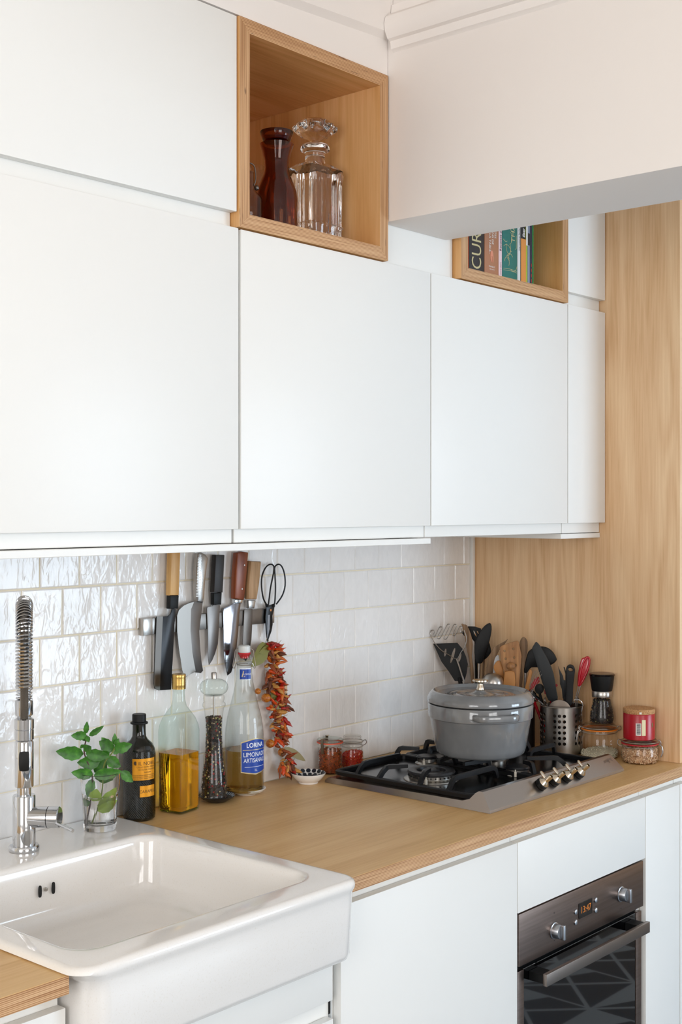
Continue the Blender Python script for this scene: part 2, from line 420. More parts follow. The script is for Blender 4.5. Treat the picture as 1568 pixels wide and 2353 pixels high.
o = bx('light_rail', .9, 2.303, -.443, -.02, 1.4975, 1.5105, white, None, .0008, 1); tag(o, 'long white light rail under the wall cabinets above the knives', 'light rail')
o = bx('light_rail', 2.891, 3.093, -.4265, -.006, 1.4975, 1.5105, white, None, .0008, 1); tag(o, 'short white panel under the narrow cabinet by the birch wall', 'light rail')

def niche(label, x0, x1, z0, z1, th=.0275):
    y0, y1 = -.4475, -.025
    t = thing('plywood_niche', label, 'shelf', ((x0+x1)/2, -.22, z0))
    def board(name, quad, m_edge, m_face):
        bm = B(); a = [bm.verts.new((x, y0, z)) for x, z in quad]; b = [bm.verts.new((x, y1, z)) for x, z in quad]
        f = bm.faces.new(a); f.material_index = 0
        g = bm.faces.new(b); g.material_index = 1
        for i in range(4): h = bm.faces.new((a[i], a[(i+1) % 4], b[(i+1) % 4], b[i])); h.material_index = 1
        obj(name, bm, [m_edge, m_face], t, smooth=0)
    i0, i1, j0, j1 = x0+th, x1-th, z0+th, z1-th; g = .0002
    board('side_panel', [(x0, z0+g), (i0, j0+g), (i0, j1-g), (x0, z1-g)], edge_x, birch_in)
    board('side_panel', [(x1, z0+g), (x1, z1-g), (i1, j1-g), (i1, j0+g)], edge_x, birch_in)
    board('top_panel', [(x0, z1), (i0, j1), (i1, j1), (x1, z1)], edge_z, birch_inx)
    board('bottom_panel', [(x0, z0), (x1, z0), (i1, j0), (i0, j0)], edge_z, birch_inx)
    bx('back_panel', i0-.003, i1+.003, -.024, -.014, j0-.003, j1+.003, birch_in, t)
    return t
niche('square plywood niche holding the glassware', 1.694, 2.1435, 2.1145, 2.5165)
niche('plywood niche with cookbooks, cut by the beam', 2.4145, 2.892, 2.1145, 2.5165)

# ================================================================ worktops and base cabinets
def worktop(label, x0, x1, y0, y1):
    bm = box(x0, x1, y0, y1, .8805, WT, .0006, 1)
    for f in bm.faces: f.material_index = 0 if f.normal.z > .7 or f.normal.z < -.7 else 1
    bmesh.ops.recalc_face_normals(bm, faces=bm.faces)
    for f in bm.faces: f.material_index = 0 if abs(f.normal.z) > .7 else 1
    o = obj('worktop', bm, [birch_top, edge_z], None, at=(x0, y0, .8805)); return tag(o, label, 'worktop')
worktop('birch plywood worktop carrying the hob, right of the sink', 1.7365, 3.1415, -.6815, -.001)
worktop('short piece of birch plywood worktop left of the sink', .3, 1.1185, -.6875, -.001)
def base(label, x0, x1, fronts, name='base_cabinet', rail=True, m=white, body=None):
    t = thing(name, label, 'cabinet', ((x0+x1)/2, -.33, 0))
    bx('carcass', x0+.001, x1-.001, -.6425, -.02, .1, .8795 if body is None else body, m, t, .0008, 1)
    bx('plinth', x0+.001, x1-.001, -.60, -.58, .002, .099, m, t)
    for nm, a, b in fronts: bx(nm, x0+.0014, x1-.0014, -.6620, -.6435, a, b, m, t, .0014, 2)
    return t
base('wide white base cabinet between the sink and the oven', 1.7405, 2.3245, [('door', .12, .8535)])
base('narrow white base cabinet right of the oven', 2.9065, 3.0955, [('door', .12, .8535)])
base('white filler strip at the far right end of the base run', 3.0965, 3.1405, [('door', .12, .8535)])
base('white base unit left of the sink under the short worktop', .62, 1.1325, [('drawer', .52, .8505), ('drawer', .12, .516)])
u = thing('sink_cabinet', 'white drawer unit below the ceramic sink', 'cabinet', (1.43, -.33, 0))
bx('carcass', 1.140, 1.7310, -.6405, -.02, .1, .771, white, u)
bx('plinth', 1.14, 1.7245, -.60, -.58, .002, .099, white, u)
bx('drawer', 1.142, 1.7215, -.6600, -.6425, .6885, .754, white, u, .0014, 2)
bx('drawer', 1.142, 1.7235, -.6600, -.6425, .30, .6545, white, u, .0014, 2)
bx('drawer', 1.142, 1.7235, -.6600, -.6425, .12, .296, white, u, .0014, 2)
bx('side_gap', 1.7312, 1.7362, -.6412, -.6402, .655, .6875, dark, u); bx('side_gap', 1.7312, 1.7362, -.6412, -.6402, .7565, .764, dark, u)
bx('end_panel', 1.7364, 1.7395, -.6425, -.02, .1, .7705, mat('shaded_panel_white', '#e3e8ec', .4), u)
# ---- oven
h = thing('oven_housing', 'white cabinet with the built-in oven, plain front above it', 'cabinet', (2.615, -.33, 0))
bx('rail', 2.3255, 2.9055, -.6425, -.02, .699, .8795, white, h, .0008, 1)
bx('side_panel', 2.3255, 2.327, -.6425, -.02, .1, .6985, white, h); bx('side_panel', 2.8905, 2.9055, -.6425, -.02, .1, .6985, white, h)
bx('drawer', 2.3262, 2.9048, -.6620, -.6435, .6995, .8535, white, h, .0014, 2)
bx('plinth', 2.3255, 2.9055, -.6, -.58, .002, .099, white, h)
ovs = mat('brown_tinted_steel', '#857168', .30, 1); t = NT(ovs); nz = t.noise(t.coords((4, 1, 160)), 1, 3)
t.link(t.ramp(nz, [(.3, '#7d6c63'), (.7, '#8b7a71')]), t.b.inputs['Base Color'])
ovg = mat('black_oven_glass', '#020203', .03, spec=.9)
ov = thing('oven', 'built-in brown steel oven with dark glass door under the hob', 'oven', (2.61, -.33, .1))
bx('body', 2.3285, 2.8895, -.640, -.03, .12, .6975, blackp, ov)
bx('control_panel', 2.3275, 2.8895, -.6640, -.6405, .5835, .6970, ovs, ov, .001, 2)
bx('door_frame', 2.3275, 2.3525, -.6600, -.6405, .12, .5715, ovs, ov, .001, 2)
bx('door_frame', 2.8615, 2.8885, -.6600, -.6405, .12, .5715, ovs, ov, .001, 2)
bx('door_glass', 2.353, 2.861, -.6580, -.6405, .12, .5715, ovg, ov, .001, 1)
for xk, zk in ((2.470, .6275), (2.776, .6395)):
    kn = obj('knob', lathe([(0, 0), (.0185, 0), (.0185, .002), (.0165, .003), (.0155, .017), (.0145, .0185), (0, .0185)], seg=32), steel_k := mat('satin_knob', '#b9bdc3', .3, 1), ov, at=(0, 0, 0))
    kn.rotation_euler = (pi/2, 0, 0); kn.location = Vector((xk, -.6642, zk))-wloc(ov)
    g = obj('grip', box(-.0045, .0045, -.0165, .0165, .0185, .0285, .002, 2), steel_k, kn, at=(0, 0, 0)); g.location = (0, 0, 0)
FO = wallF(-.6643)
disp = bx('display', 2.5765, 2.6375, -.6655, -.6641, .6265, .6625, mat('display_glass', '#120a06', .1), ov, .0006, 1)
text('digits', '13:47', .022, lambda a, b: Vector((2.607+a, -.6657, .6445+b)), mat('amber_digits', '#5a2c04', .5, emit='#d07a10', es=.8), disp)
for xk, zk in ((2.562, .6475), (2.562, .6235), (2.6535, .6535), (2.6535, .6295)):
    b_ = obj('button', lathe([(0, 0), (.0062, 0), (.006, .003), (.004, .004), (0, .004)], seg=20), steel_k, ov, at=(0, 0, 0)); b_.rotation_euler = (pi/2, 0, 0); b_.location = Vector((xk, -.6642, zk))-wloc(ov)
for xk in (2.470, 2.776):
    for s_, dx, dz in (('°', 0, .030), ('-', 0, -.028), ('·', -.027, 0)): text('mark', s_, .014, lambda a, b, X=xk+dx, Z=.6335+dz: Vector((X+a, -.6644, Z+b)), dark, ov)
hd = bx('handle', 2.372, 2.845, -.7060, -.6960, .538, .5645, mat('handle_steel', '#8b8078', .35, 1), ov, .0012, 2)
bx('handle_post', 2.374, 2.412, -.6958, -.6582, .5415, .5610, blackp, hd, .001, 1); bx('handle_post', 2.806, 2.843, -.6958, -.6582, .5415, .5610, blackp, hd, .001, 1)

# ================================================================ sink
X0, X1, Y0, Y1 = 1.116, 1.733, -.7155, -.004; ST = .9195
R = []
for dx, z, r in ((.030, .7725, .030), (.016, .7735, .035), (.006, .778, .036), (.003, .787, .036), (.001, .87, .034), (.0005, .890, .034), (-.001, .898, .036), (-.004, .904, .037), (-.0045, .910, .037), (-.0025, .9155, .036), (.003, .9188, .034), (.009, ST, .03)):
    R.append(rrect(X0+dx+(.0235 if z < .897 else .014 if z < .909 else 0), X1-dx, Y0+dx, Y1-max(dx, 0), r, z, 10))
bi = (1.168, 1.684, -.648, -.197)
for d, z, r in ((-.014, ST, .054), (-.009, ST-.0003, .052), (-.005, ST-.0013, .051), (-.002, ST-.0034, .049), (0, ST-.0065, .048), (.0015, ST-.011, .047), (.003, ST-.018, .046), (.008, .87, .045), (.012, .835, .045), (.018, .812, .048), (.032, .797, .055), (.055, .790, .06), (.09, .788, .06)):
    R.append(rrect(bi[0]+d, bi[1]-d, bi[2]+d, bi[3]-d, r, z, 10))
sink = obj('sink', loft(R), ceramic, smooth=60, at=(1.42, -.36, .7725)); tag(sink, 'large white ceramic farmhouse sink with apron front', 'sink')
for x in (1.4085, 1.4385):
    obj('overflow_slot', prism(smooth2([(x-.003, .858), (x-.003, .876), (x+.003, .876), (x+.003, .858)]), wallF(-.2110), .0012, d0=-.0003), dark, sink)
o = obj('overflow_screw', lathe([(0, 0), (.0042, 0), (.0036, .0018), (0, .0026)], seg=16), steel, sink, at=(0, 0, 0)); o.rotation_euler = (pi/2, 0, 0); o.location = Vector((1.4235, -.2090, .8675))-wloc(sink)

# ================================================================ tap
tx, ty = 1.442, -.113; ux, uy = -.571, -.821    # the spout comes forward over the basin
tap = thing('kitchen_tap', 'chrome spring-neck kitchen tap on the back of the sink', 'tap', (tx, ty, ST))
obj('base_flange', lathe([(0, ST+.0005), (.0285, ST+.0005), (.0290, ST+.003), (.0290, ST+.008), (.027, ST+.011), (.0215, ST+.0115), (0, ST+.0115)], (tx, ty), 48), chrome, tap)
obj('body', lathe([(0, ST+.011), (.0218, ST+.011), (.0218, 1.024), (.0205, 1.0265), (0, 1.0265)], (tx, ty), 48), chrome, tap)
obj('column', lathe([(0, 1.026), (.0135, 1.026), (.0135, 1.178), (.0165, 1.18), (.0172, 1.183), (.0172, 1.208), (.0150, 1.210), (0, 1.210)], (tx, ty), 40), chrome, tap)
reach = .150; zt = 1.330; arc = []
for i in range(15): arc.append(Vector((tx, ty, 1.210+(zt-1.210)*i/14)))
rad = reach/2
for i in range(1, 25):
    a = pi*i/24; arc.append(Vector((tx+ux*rad*(1-cos(a)), ty+uy*rad*(1-cos(a)), zt+rad*.93*sin(a))))
ex, ey = tx+ux*reach, ty+uy*reach
for i in range(1, 9): arc.append(Vector((ex, ey, zt-(zt-1.252)*i/8)))
hose = arc+[Vector((ex, ey, 1.252-(1.252-1.197)*i/4)) for i in range(1, 5)]
hm = mat('braided_hose', '#8d857c', .4, 1); t = NT(hm); wv = t.new('ShaderNodeTexWave'); wv.inputs['Scale'].default_value = 260; wv.bands_direction = 'Z'; t.link(t.coords(), wv.inputs[0]); t.bump(wv.outputs[1], .8, .001)
obj('hose', tube(hose, .0072, 10), hm, tap)
# spring: a helix round the hose
L = [0]
for a, b in zip(arc, arc[1:]): L.append(L[-1]+(b-a).length)
tot = L[-1]; H_ = []; turns = 66; n = turns*12; k = 0; ph = 0
side = Vector((-uy, ux, 0))
for i in range(n+1):
    f_ = i/n
    s_ = tot*f_
    while k < len(L)-2 and L[k+1] < s_: k += 1
    a, b = arc[k], arc[k+1]; q = (s_-L[k])/max(L[k+1]-L[k], 1e-9); p = a.lerp(b, q); tg = (b-a).normalized(); nn = tg.cross(side)
    an = 2*pi*turns*f_; H_.append(p+(side*cos(an)+nn*sin(an))*.0140)
obj('spring', tube(H_, .0021, 6), chrome, tap)
obj('collar', lathe([(0, 1.160), (.0172, 1.160), (.0172, 1.1775), (.0162, 1.1785), (.0176, 1.1795), (.0176, 1.1965), (.0155, 1.198), (0, 1.198)], (ex, ey), 40), chrome, tap)
hd = obj('spray_head', lathe([(0, 1.074), (.0162, 1.074), (.0168, 1.076), (.0168, 1.1555), (.0155, 1.158), (.0135, 1.160), (0, 1.160)], (ex, ey), 40), chrome, tap)
FT = viewF(ex, ey, 0.6077)
P = smooth2([(-.0090, 1.110), (-.0090, 1.136), (-.005, 1.1405), (.005, 1.1405), (.0090, 1.136), (.0090, 1.110), (.005, 1.1055), (-.005, 1.1055)], 3)
obj('spray_button', prism(P, FT, .0042, d0=.0140, bev=.001), blackp, hd)
rt = Vector((.8209, -.571, 0)); side_ax = (rt*.93+Vector((-.571, -.821, 0))*.30+Vector((0, 0, .0))).normalized()
c0 = Vector((tx, ty, .984)); 
obj('valve_body', tube([c0+side_ax*.012, c0+side_ax*.047], .0205, 32), chrome, tap)
obj('valve_seal', tube([c0+side_ax*.047, c0+side_ax*.0485], .0198, 32), blackp, tap)
lv = obj('lever_hub', tube([c0+side_ax*.0485, c0+side_ax*.0685, c0+side_ax*.070], [.0205, .0205, .019], 32), chrome, tap)
p0 = c0+side_ax*.058+Vector((-.571, -.821, 0))*.012+Vector((0, 0, -.006)); obj('lever', tube([p0, p0+(rt*.034+Vector((-.571, -.821, 0))*.045+Vector((0, 0, -.008)))], .0036, 12), chrome, lv)
obj('outlet_hook', tube([Vector((tx, ty, 1.19)), Vector((ex, ey, 1.19))], .003, 8), chrome, tap)
# ================================================================ glass of mint
gx, gy = 1.640, -.094; gz = ST
gl = thing('drinking_glass', 'faceted clear drinking glass of water holding the mint', 'glass', (gx, gy, gz))
fac = lambda a, z: 1-.035*abs(sin(a*5))*(1 if z < .995 else 0)
pr = [(0, gz+.0005), (.0320, gz+.0005), (.0330, gz+.006), (.0352, gz+.05), (.0372, .992), (.0392, 1.000), (.0410, 1.0355), (.0401, 1.0362), (.0392, 1.0350), (.0372, .998), (.0340, gz+.05), (.0318, gz+.016), (.028, gz+.0125), (0, gz+.0115)]
obj('vessel', lathe(pr, (gx, gy), 60, warp=fac), glass_r, gl, smooth=25)
obj('water', lathe([(0, gz+.0120), (.0272, gz+.0130), (.0312, gz+.0165), (.0333, gz+.05), (.0362, .9885), (0, .9885)], (gx, gy), 40), mat('water', '#ffffff', 0, trans=1, ior=1.33), gl)
# mint: leaves are (base px -> tip) drawn in the plane of the glass and pushed in depth
leafm = mat('mint_leaf', '#2f6a1e', .42); t = NT(leafm); nz = t.noise(t.coords(), 90, 3); t.link(t.ramp(nz, [(.3, '#235512'), (.6, '#3c7c1e'), (.8, '#5a9a2c')]), t.b.inputs['Base Color']); leafm.node_tree.nodes['Principled BSDF'].inputs['Subsurface Weight'].default_value = 0; t.bump(nz, .5, .002)
leafy = mat('pale_mint_leaf', '#8fae3a', .45)
stemm = mat('mint_stem', '#4b2a2a', .5); stemg = mat('green_stem', '#6f7f35', .5)
def leaf_bm(F, base, tip, wd, dep0=0, dep1=0, fold=.25, n=8, serr=.06, curl=.12, th=.0006):
    """toothed leaf blade with a folded midrib and a drooping tip"""
    bm = B(); b0 = Vector(base); b1 = Vector(tip); ax = b1-b0; Ln = ax.length; ax.normalize(); pe = Vector((-ax.y, ax.x)); top = []; bot = []
    for i in range(n+1):
        t_ = i/n; ww = wd*.5*(sin(pi*min(1, t_**.75))**.8)*(1+serr*(1 if i % 2 else -1)) if 0 < i < n else 0
        cpt = b0+ax*Ln*t_; d = dep0+(dep1-dep0)*t_-curl*Ln*(t_-.5)**2
        row = []
        for k_ in ((-1, -.5, 0, .5, 1) if ww else (0,)):
            q = cpt+pe*ww*k_; row.append((q.x, q.y, d+abs(k_)*ww*fold))
        top.append(row)
    for sgn in (0, 1):
        V = [[bm.verts.new(F(a, b, d-sgn*th)) for a, b, d in r] for r in top]
        for a, b in zip(V, V[1:]):
            if len(a) == 1: [bm.faces.new((a[0], b[j], b[j+1])) for j in range(4)]
            elif len(b) == 1: [bm.faces.new((a[j], a[j+1], b[0])) for j in range(4)]
            else: [bm.faces.new((a[j], a[j+1], b[j+1], b[j])) for j in range(4)]
        if sgn == 0: V0 = V
    bd = lambda V: [V[0][0]]+[r[0] for r in V[1:-1]]+[V[-1][0]]+[r[-1] for r in V[-2:0:-1]]
    a, b = bd(V0), bd(V)
    for i in range(len(a)): bm.faces.new((a[i], a[(i+1) % len(a)], b[(i+1) % len(a)], b[i]))
    return bm
FG = viewF(gx, gy, 0.6658)
def LP(P, i): return P[i]
mint = [  # sprig 1 : px pairs base, tip
 ([(-0.0291,1.1160),(-0.0261,1.1421)], .010, 0, .004), ([(-0.0221,1.1121),(0.0077,1.1332)], .011, .004, .012), ([(-0.0268,1.1135),(-0.0584,1.1153)], .017, .004, .014),
 ([(-0.0256,1.1111),(-0.0373,1.1031)], .016, .002, -.004), ([(-0.0268,1.1123),(-0.0221,1.1002)], .009, .006, .012), ([(-0.0331,1.0743),(-0.0886,1.0853)], .026, 0, .018), ([(-0.0327,1.0826),(-0.0174,1.0916)], .018, .003, .012),
 ([(-0.0338,1.0886),(-0.0385,1.0948)], .010, .003, .006), ([(-0.0291,1.0765),(0.0202,1.0699)], .022, .006, .014), ([(0.0002,1.0563),(-0.0467,1.0581)], .026, -.004, .004), ([(-0.0139,1.0341),(-0.0579,1.0427)], .021, .010, .024)]
mint2 = [([(0.0297,1.0912),(0.0297,1.1152)], .010, 0, 0), ([(0.0304,1.0900),(0.0380,1.1053)], .010, .004, .006), ([(0.0273,1.0817),(0.0652,1.0936)], .021, .004, .014), ([(0.0273,1.0793),(-0.0021,1.0995)], .024, -.002, -.004),
 ([(0.0250,1.0794),(0.0026,1.1053)], .018, -.010, -.012), ([(0.0297,1.0804),(0.0356,1.0730)], .012, .002, .004), ([(0.0167,1.0677),(0.0049,1.0801)], .014, .002, .004), ([(0.0143,1.0654),(0.0415,1.0476)], .022, .004, .012),
 ([(0.0096,1.0631),(-0.0115,1.0328)], .026, -.008, -.012), ([(-0.0127,1.0329),(0.0451,1.0402)], .021, .014, .020), ([(0.0427,1.0403),(0.0664,1.0177)], .018, .018, .024), ([(0.0096,1.0344),(0.0073,1.0105)], .036, -.010, -.014)]
low = [([(-0.0151,1.0234),(-0.0256,0.9880)], .020, .000, .006, 0), ([(-0.0115,0.9826),(-0.0068,1.0075)], .026, .016, .020, 1), ([(-0.0021,0.9606),(0.0332,1.0071)], .026, .006, .012, 1), ([(-0.0162,0.9708),(-0.0315,0.9858)], .016, 0, .004, 0), ([(-0.0045,0.9607),(0.0344,0.9806)], .022, .012, .016, 1)]
s1 = thing('mint_sprig', 'mint sprig leaning left, taller of the two in the glass', 'herb', (gx, gy, gz+.02), 'fresh mint in the glass')
s2 = thing('mint_sprig', 'mint sprig leaning right against the black bottle', 'herb', (gx, gy, gz+.02), 'fresh mint in the glass')
for sp_, lst in ((s1, mint), (s2, mint2)):
    for P, wd, da, db in lst: obj('leaf', leaf_bm(FG, P[0], P[1], wd*1.12, da, db), leafm, sp_, smooth=60)
for P, wd, da, db, r_ in low: obj('leaf', leaf_bm(FG, P[0], P[1], wd, da, db), leafy if r_ else leafm, s1, smooth=60)
P = [(-0.0261,1.1123),(-0.0322,1.0838),(-0.0291,1.0670),(-0.0209,1.0463),(-0.0151,1.0234),(-0.0139,0.9946),(-0.0162,0.9660),(-0.0240,0.9281)]
obj('stem', tube(smoothpath([FG(a, b, 0) for a, b in P], 3), [.0016]*22, 6), stemm, s1)
P = [(0.0297,1.0864),(0.0238,1.0746),(0.0120,1.0607),(0.0061,1.0417),(0.0049,1.0082),(-0.0021,0.9726),(-0.0127,0.9348)]
obj('stem', tube(smoothpath([FG(a, b, .003) for a, b in P], 3), [.0016]*19, 6), stemg, s2)

# ================================================================ bottles
def cyl_text(name, s, size, c, r, ang, z, m, par, sx=1, bold=0, shear=0):
    """lettering wrapped round a bottle; ang = direction the middle of the text faces"""
    return text(name, s, size, lambda a, b: Vector((c[0]+r*cos(ang+a/r), c[1]+r*sin(ang+a/r), z+b)), m, par, sx=sx, bold=bold, shear=shear)
def label_band(name, c, r, a0, a1, z0, z1, m, par, n=18, shape=None, th=.0004):
    bm = B(); I = []; O = []
    for i in range(n+1):
        a = a0+(a1-a0)*i/n; lo, hi = (shape(i/n) if shape else (0, 1))
        for k_, lst in ((0, I), (th, O)):
            lst.append([bm.verts.new((c[0]+(r+k_)*cos(a), c[1]+(r+k_)*sin(a), z0+(z1-z0)*q)) for q in (lo, hi)])
    for i in range(n):
        bm.faces.new((O[i][0], O[i+1][0], O[i+1][1], O[i][1])); bm.faces.new((I[i][0], I[i][1], I[i+1][1], I[i+1][0]))
        bm.faces.new((I[i][1], O[i][1], O[i+1][1], I[i+1][1])); bm.faces.new((I[i][0], I[i+1][0], O[i+1][0], O[i][0]))
    for e in (0, n): bm.faces.new((I[e][0], O[e][0], O[e][1], I[e][1]))
    return obj(name, bm, m, par)
cam_ang = lambda x, y: atan2(-2.182-y, -x)
# dark olive oil bottle
bxx, byy = 1.7800, -.050
ob = thing('olive_oil_bottle', 'near-black ribbed olive oil bottle with orange labels', 'bottle', (bxx, byy, WT))
ogl = mat('near_black_green_glass', '#0b0d06', .07, coat=.3); t = NT(ogl)
wv = t.new('ShaderNodeTexWave'); wv.inputs['Scale'].default_value = 1; tc = t.new('ShaderNodeTexCoord'); sp = t.new('ShaderNodeSeparateXYZ'); t.link(tc.outputs['Object'], sp.inputs[0])
an = t.math('ARCTAN2', sp.outputs[1], sp.outputs[0]); ph_ = t.math('ADD', t.math('MULTIPLY', an, 46), t.math('MULTIPLY', sp.outputs[2], 1150)); sn = t.math('SINE', ph_)
msk = t.math('MULTIPLY', t.math('LESS_THAN', sp.outputs[2], .150), t.math('GREATER_THAN', sp.outputs[2], .008)); t.bump(t.math('MULTIPLY', sn, msk), .8, .0012)
z0 = WT+.0005
obj('body', lathe([(0, z0), (.031, z0), (.0345, z0+.004), (.0350, z0+.010), (.0352, z0+.142), (.0335, z0+.152), (.028, z0+.163), (.019, z0+.171), (.0150, z0+.178), (.0142, z0+.190), (.0142, z0+.204), (0, z0+.204)], (bxx, byy), 56), ogl, ob)
cp = obj('cap', lathe([(0, z0+.2045), (.0185, z0+.2045), (.0190, z0+.2065), (.0185, z0+.2085), (.0150, z0+.2095), (.0150, z0+.2235), (.0142, z0+.2255), (0, z0+.2255)], (bxx, byy), 40), blackp, ob)
orange = mat('orange_gold_label', '#e39a1c', .35, .35); ink = mat('label_ink', '#3a2306', .6)
ca = cam_ang(bxx, byy)
label_band('label', (bxx, byy), .0355, ca-.41, ca+1.1, z0+.089, z0+.135, orange, ob)
label_band('label', (bxx, byy), .0355, ca+.04, ca+1.1, z0+.053, z0+.077, orange, ob)
cyl_text('lettering', 'IL NOBILE', .0105, (bxx, byy), .0361, ca+.60, z0+.1245, ink, ob)
for i, s_ in enumerate(('L’OLIO EXTRA VERGINE', 'DI OLIVA ITALIANO', 'Selezione')): cyl_text('lettering', s_, .0045, (bxx, byy), .0361, ca+.52, z0+.117-i*.0055, ink, ob)
for i in range(3): cyl_text('lettering', 'OLIO DI PRIMA SPREMITURA 500 ML', .0032, (bxx, byy), .0361, ca+.35, z0+.0995-i*.0035, ink, ob)
cyl_text('lettering', 'CARAPELLI', .0088, (bxx, byy), .0361, ca+.60, z0+.0645, ink, ob)
obj('olive_emblem', prism(smooth2(ell(0, 0, .0035, .0045, .3, 6), 2), Fr((bxx+.0357*cos(ca-.22), byy+.0357*sin(ca-.22), z0+.1255), (-sin(ca), cos(ca), 0), (0, 0, 1), (cos(ca-.22), sin(ca-.22), 0)), .0006), ink, ob)
# square oil bottle
qx, qy = 1.8850, -.060; a_ = radians(10)
sb = thing('oil_bottle', 'square pale green bottle half full of golden oil with gold cap', 'bottle', (qx, qy, WT))
def sq(h, r, z, n=5):
    return [(qx+x*cos(a_)-y*sin(a_), qy+x*sin(a_)+y*cos(a_), z) for x, y, _ in rrect(-h, h, -h, h, r, 0, n)]
ring = lambda r, z: sq(r, r*.999, z)
z0 = WT+.0005
obj('glass', loft([sq(.029, .006, z0), sq(.0335, .006, z0+.003), sq(.0340, .006, z0+.01), sq(.0340, .006, z0+.178), sq(.0335, .010, z0+.190), sq(.0300, .014, z0+.206), sq(.0235, .016, z0+.220), sq(.0165, .0145, z0+.232), ring(.0140, z0+.245), ring(.0132, z0+.262), ring(.0132, z0+.281)], cap1=True), thin_glass('green_bottle_glass', '#f0f6f3', 1.5, edge='#5f8a76'), sb, smooth=40)
oilm = mat('golden_oil', '#f2b705', .0, trans=1, ior=1.30)
oilm.node_tree.nodes['Principled BSDF'].inputs['Base Color'].default_value = (1, .46, .012, 1)
obj('oil', loft([sq(.0300, .005, z0+.006), sq(.0322, .005, z0+.012), sq(.0324, .005, z0+.130)]), oilm, sb, smooth=40)
obj('base_glass', loft([sq(.0285, .005, z0+.0008), sq(.031, .005, z0+.0030), sq(.031, .005, z0+.0055)]), mat('green_base_glass', '#a9b820', .02, trans=1, ior=1.45), sb)
gold = mat('gold_cap', '#c9a660', .28, 1)
pc = [(0, z0+.2815), (.0152, z0+.2715-.002), (.0152, z0+.2775), (.0156, z0+.279), (.0150, z0+.281), (.0156, z0+.2835), (.0150, z0+.286), (.0156, z0+.289), (.0150, z0+.292), (.0156, z0+.295), (.0156, z0+.3005), (.0146, z0+.3025), (0, z0+.3025)]
obj('cap', lathe(pc, (qx, qy), 40), gold, sb)
# pepper mill on its dark dish
mx_, my_ = 1.9910, -.060
dd = thing('dark_dish', 'small dark dish under the glass pepper mill', 'dish', (2.0010, my_, WT))
dxx = 2.0010; z0 = WT+.0005
ddo = obj('bowl', lathe([(0, z0), (.022, z0), (.025, z0+.002), (.038, z0+.009), (.0425, z0+.0145), (.0415, z0+.0152), (.036, z0+.0105), (.028, z0+.0062), (0, z0+.0055)], (dxx, my_), 48), mat('dark_blue_glaze', '#14161c', .15), dd)
for i in range(40):
    a = 2*pi*i/40; r0, r1 = .0335, .0395; k_ = radians(2.4)
    P3 = [(dxx+r0*cos(a-k_), my_+r0*sin(a-k_), z0+.0092+.0008), (dxx+r1*cos(a-k_*.6), my_+r1*sin(a-k_*.6), z0+.0141), (dxx+r1*cos(a+k_*.6), my_+r1*sin(a+k_*.6), z0+.0141), (dxx+r0*cos(a+k_), my_+r0*sin(a+k_), z0+.0092+.0008)]
    if i == 0: bmS = B()
    v_ = [bmS.verts.new(p) for p in P3]+[bmS.verts.new((p[0], p[1], p[2]-.0004)) for p in P3]
    for q in ((0, 1, 2, 3), (7, 6, 5, 4), (0, 4, 5, 1), (1, 5, 6, 2), (2, 6, 7, 3), (3, 7, 4, 0)): bmS.faces.new([v_[j] for j in q])
tag(obj('rim_pattern', bmS, mat('pale_blue_glaze', '#a9b6c4', .2), dd, smooth=0), None, None, None, 'stuff')
ml = thing('pepper_mill', 'tall clear glass pepper mill filled with mixed peppercorns', 'pepper mill', (mx_, my_, z0+.006)); z1 = z0+.0062
pm = [(0, z1), (.030, z1), (.0315, z1+.003), (.0312, z1+.010), (.0298, z1+.016), (.0305, z1+.024), (.0300, z1+.036), (.0275, z1+.055), (.0235, z1+.085), (.0205, z1+.115), (.0192, z1+.145), (.0195, z1+.175), (.0215, z1+.200), (.0235, z1+.2095)]
obj('body', lathe(pm+[(.0262, z1+.212), (.0270, z1+.2165), (.0255, z1+.2205), (.0225, z1+.222), (.0235, z1+.226), (.0245, z1+.231), (.0235, z1+.237), (0, z1+.2375)], (mx_, my_), 44), glass_t, ml, smooth=50)
obj('head', lathe([(0, z1+.2385), (.020, z1+.2385), (.024, z1+.2405), (.0300, z1+.246), (.0328, z1+.254), (.0318, z1+.262), (.0270, z1+.269), (.018, z1+.2735), (.009, z1+.2745), (0, z1+.2745)], (mx_, my_), 44), glass_g, ml, smooth=60)
obj('finial', lathe([(0, z1+.275), (.0062, z1+.275), (.0062, z1+.288), (.0052, z1+.2895), (0, z1+.2895)], (mx_, my_), 24), steel, ml)
obj('spindle', lathe([(0, z1+.02), (.0024, z1+.02), (.0024, z1+.237), (0, z1+.237)], (mx_, my_), 12), steel, ml)
obj('brand_mark', prism(ell(0, 0, .006, .0035, 0, 12), Fr((mx_-.0135, my_-.0165, z1+.1375), (.76, -.65, 0), (0, 0, 1), (-.65, -.76, 0)), .001), blackp, ml)
def rad_at(prof_, z):
    for (ra, za), (rb, zb) in zip(prof_, prof_[1:]):
        if za <= z <= zb and zb > za: return ra+(rb-ra)*(z-za)/(zb-za)
    return prof_[-1][0]
pmats = [mat('peppercorn_black', '#17110e', .5), mat('peppercorn_brown', '#3a261a', .5), mat('peppercorn_red', '#8e1f1c', .5), mat('peppercorn_green', '#8b8a55', .5), mat('peppercorn_white', '#b9a684', .5)]
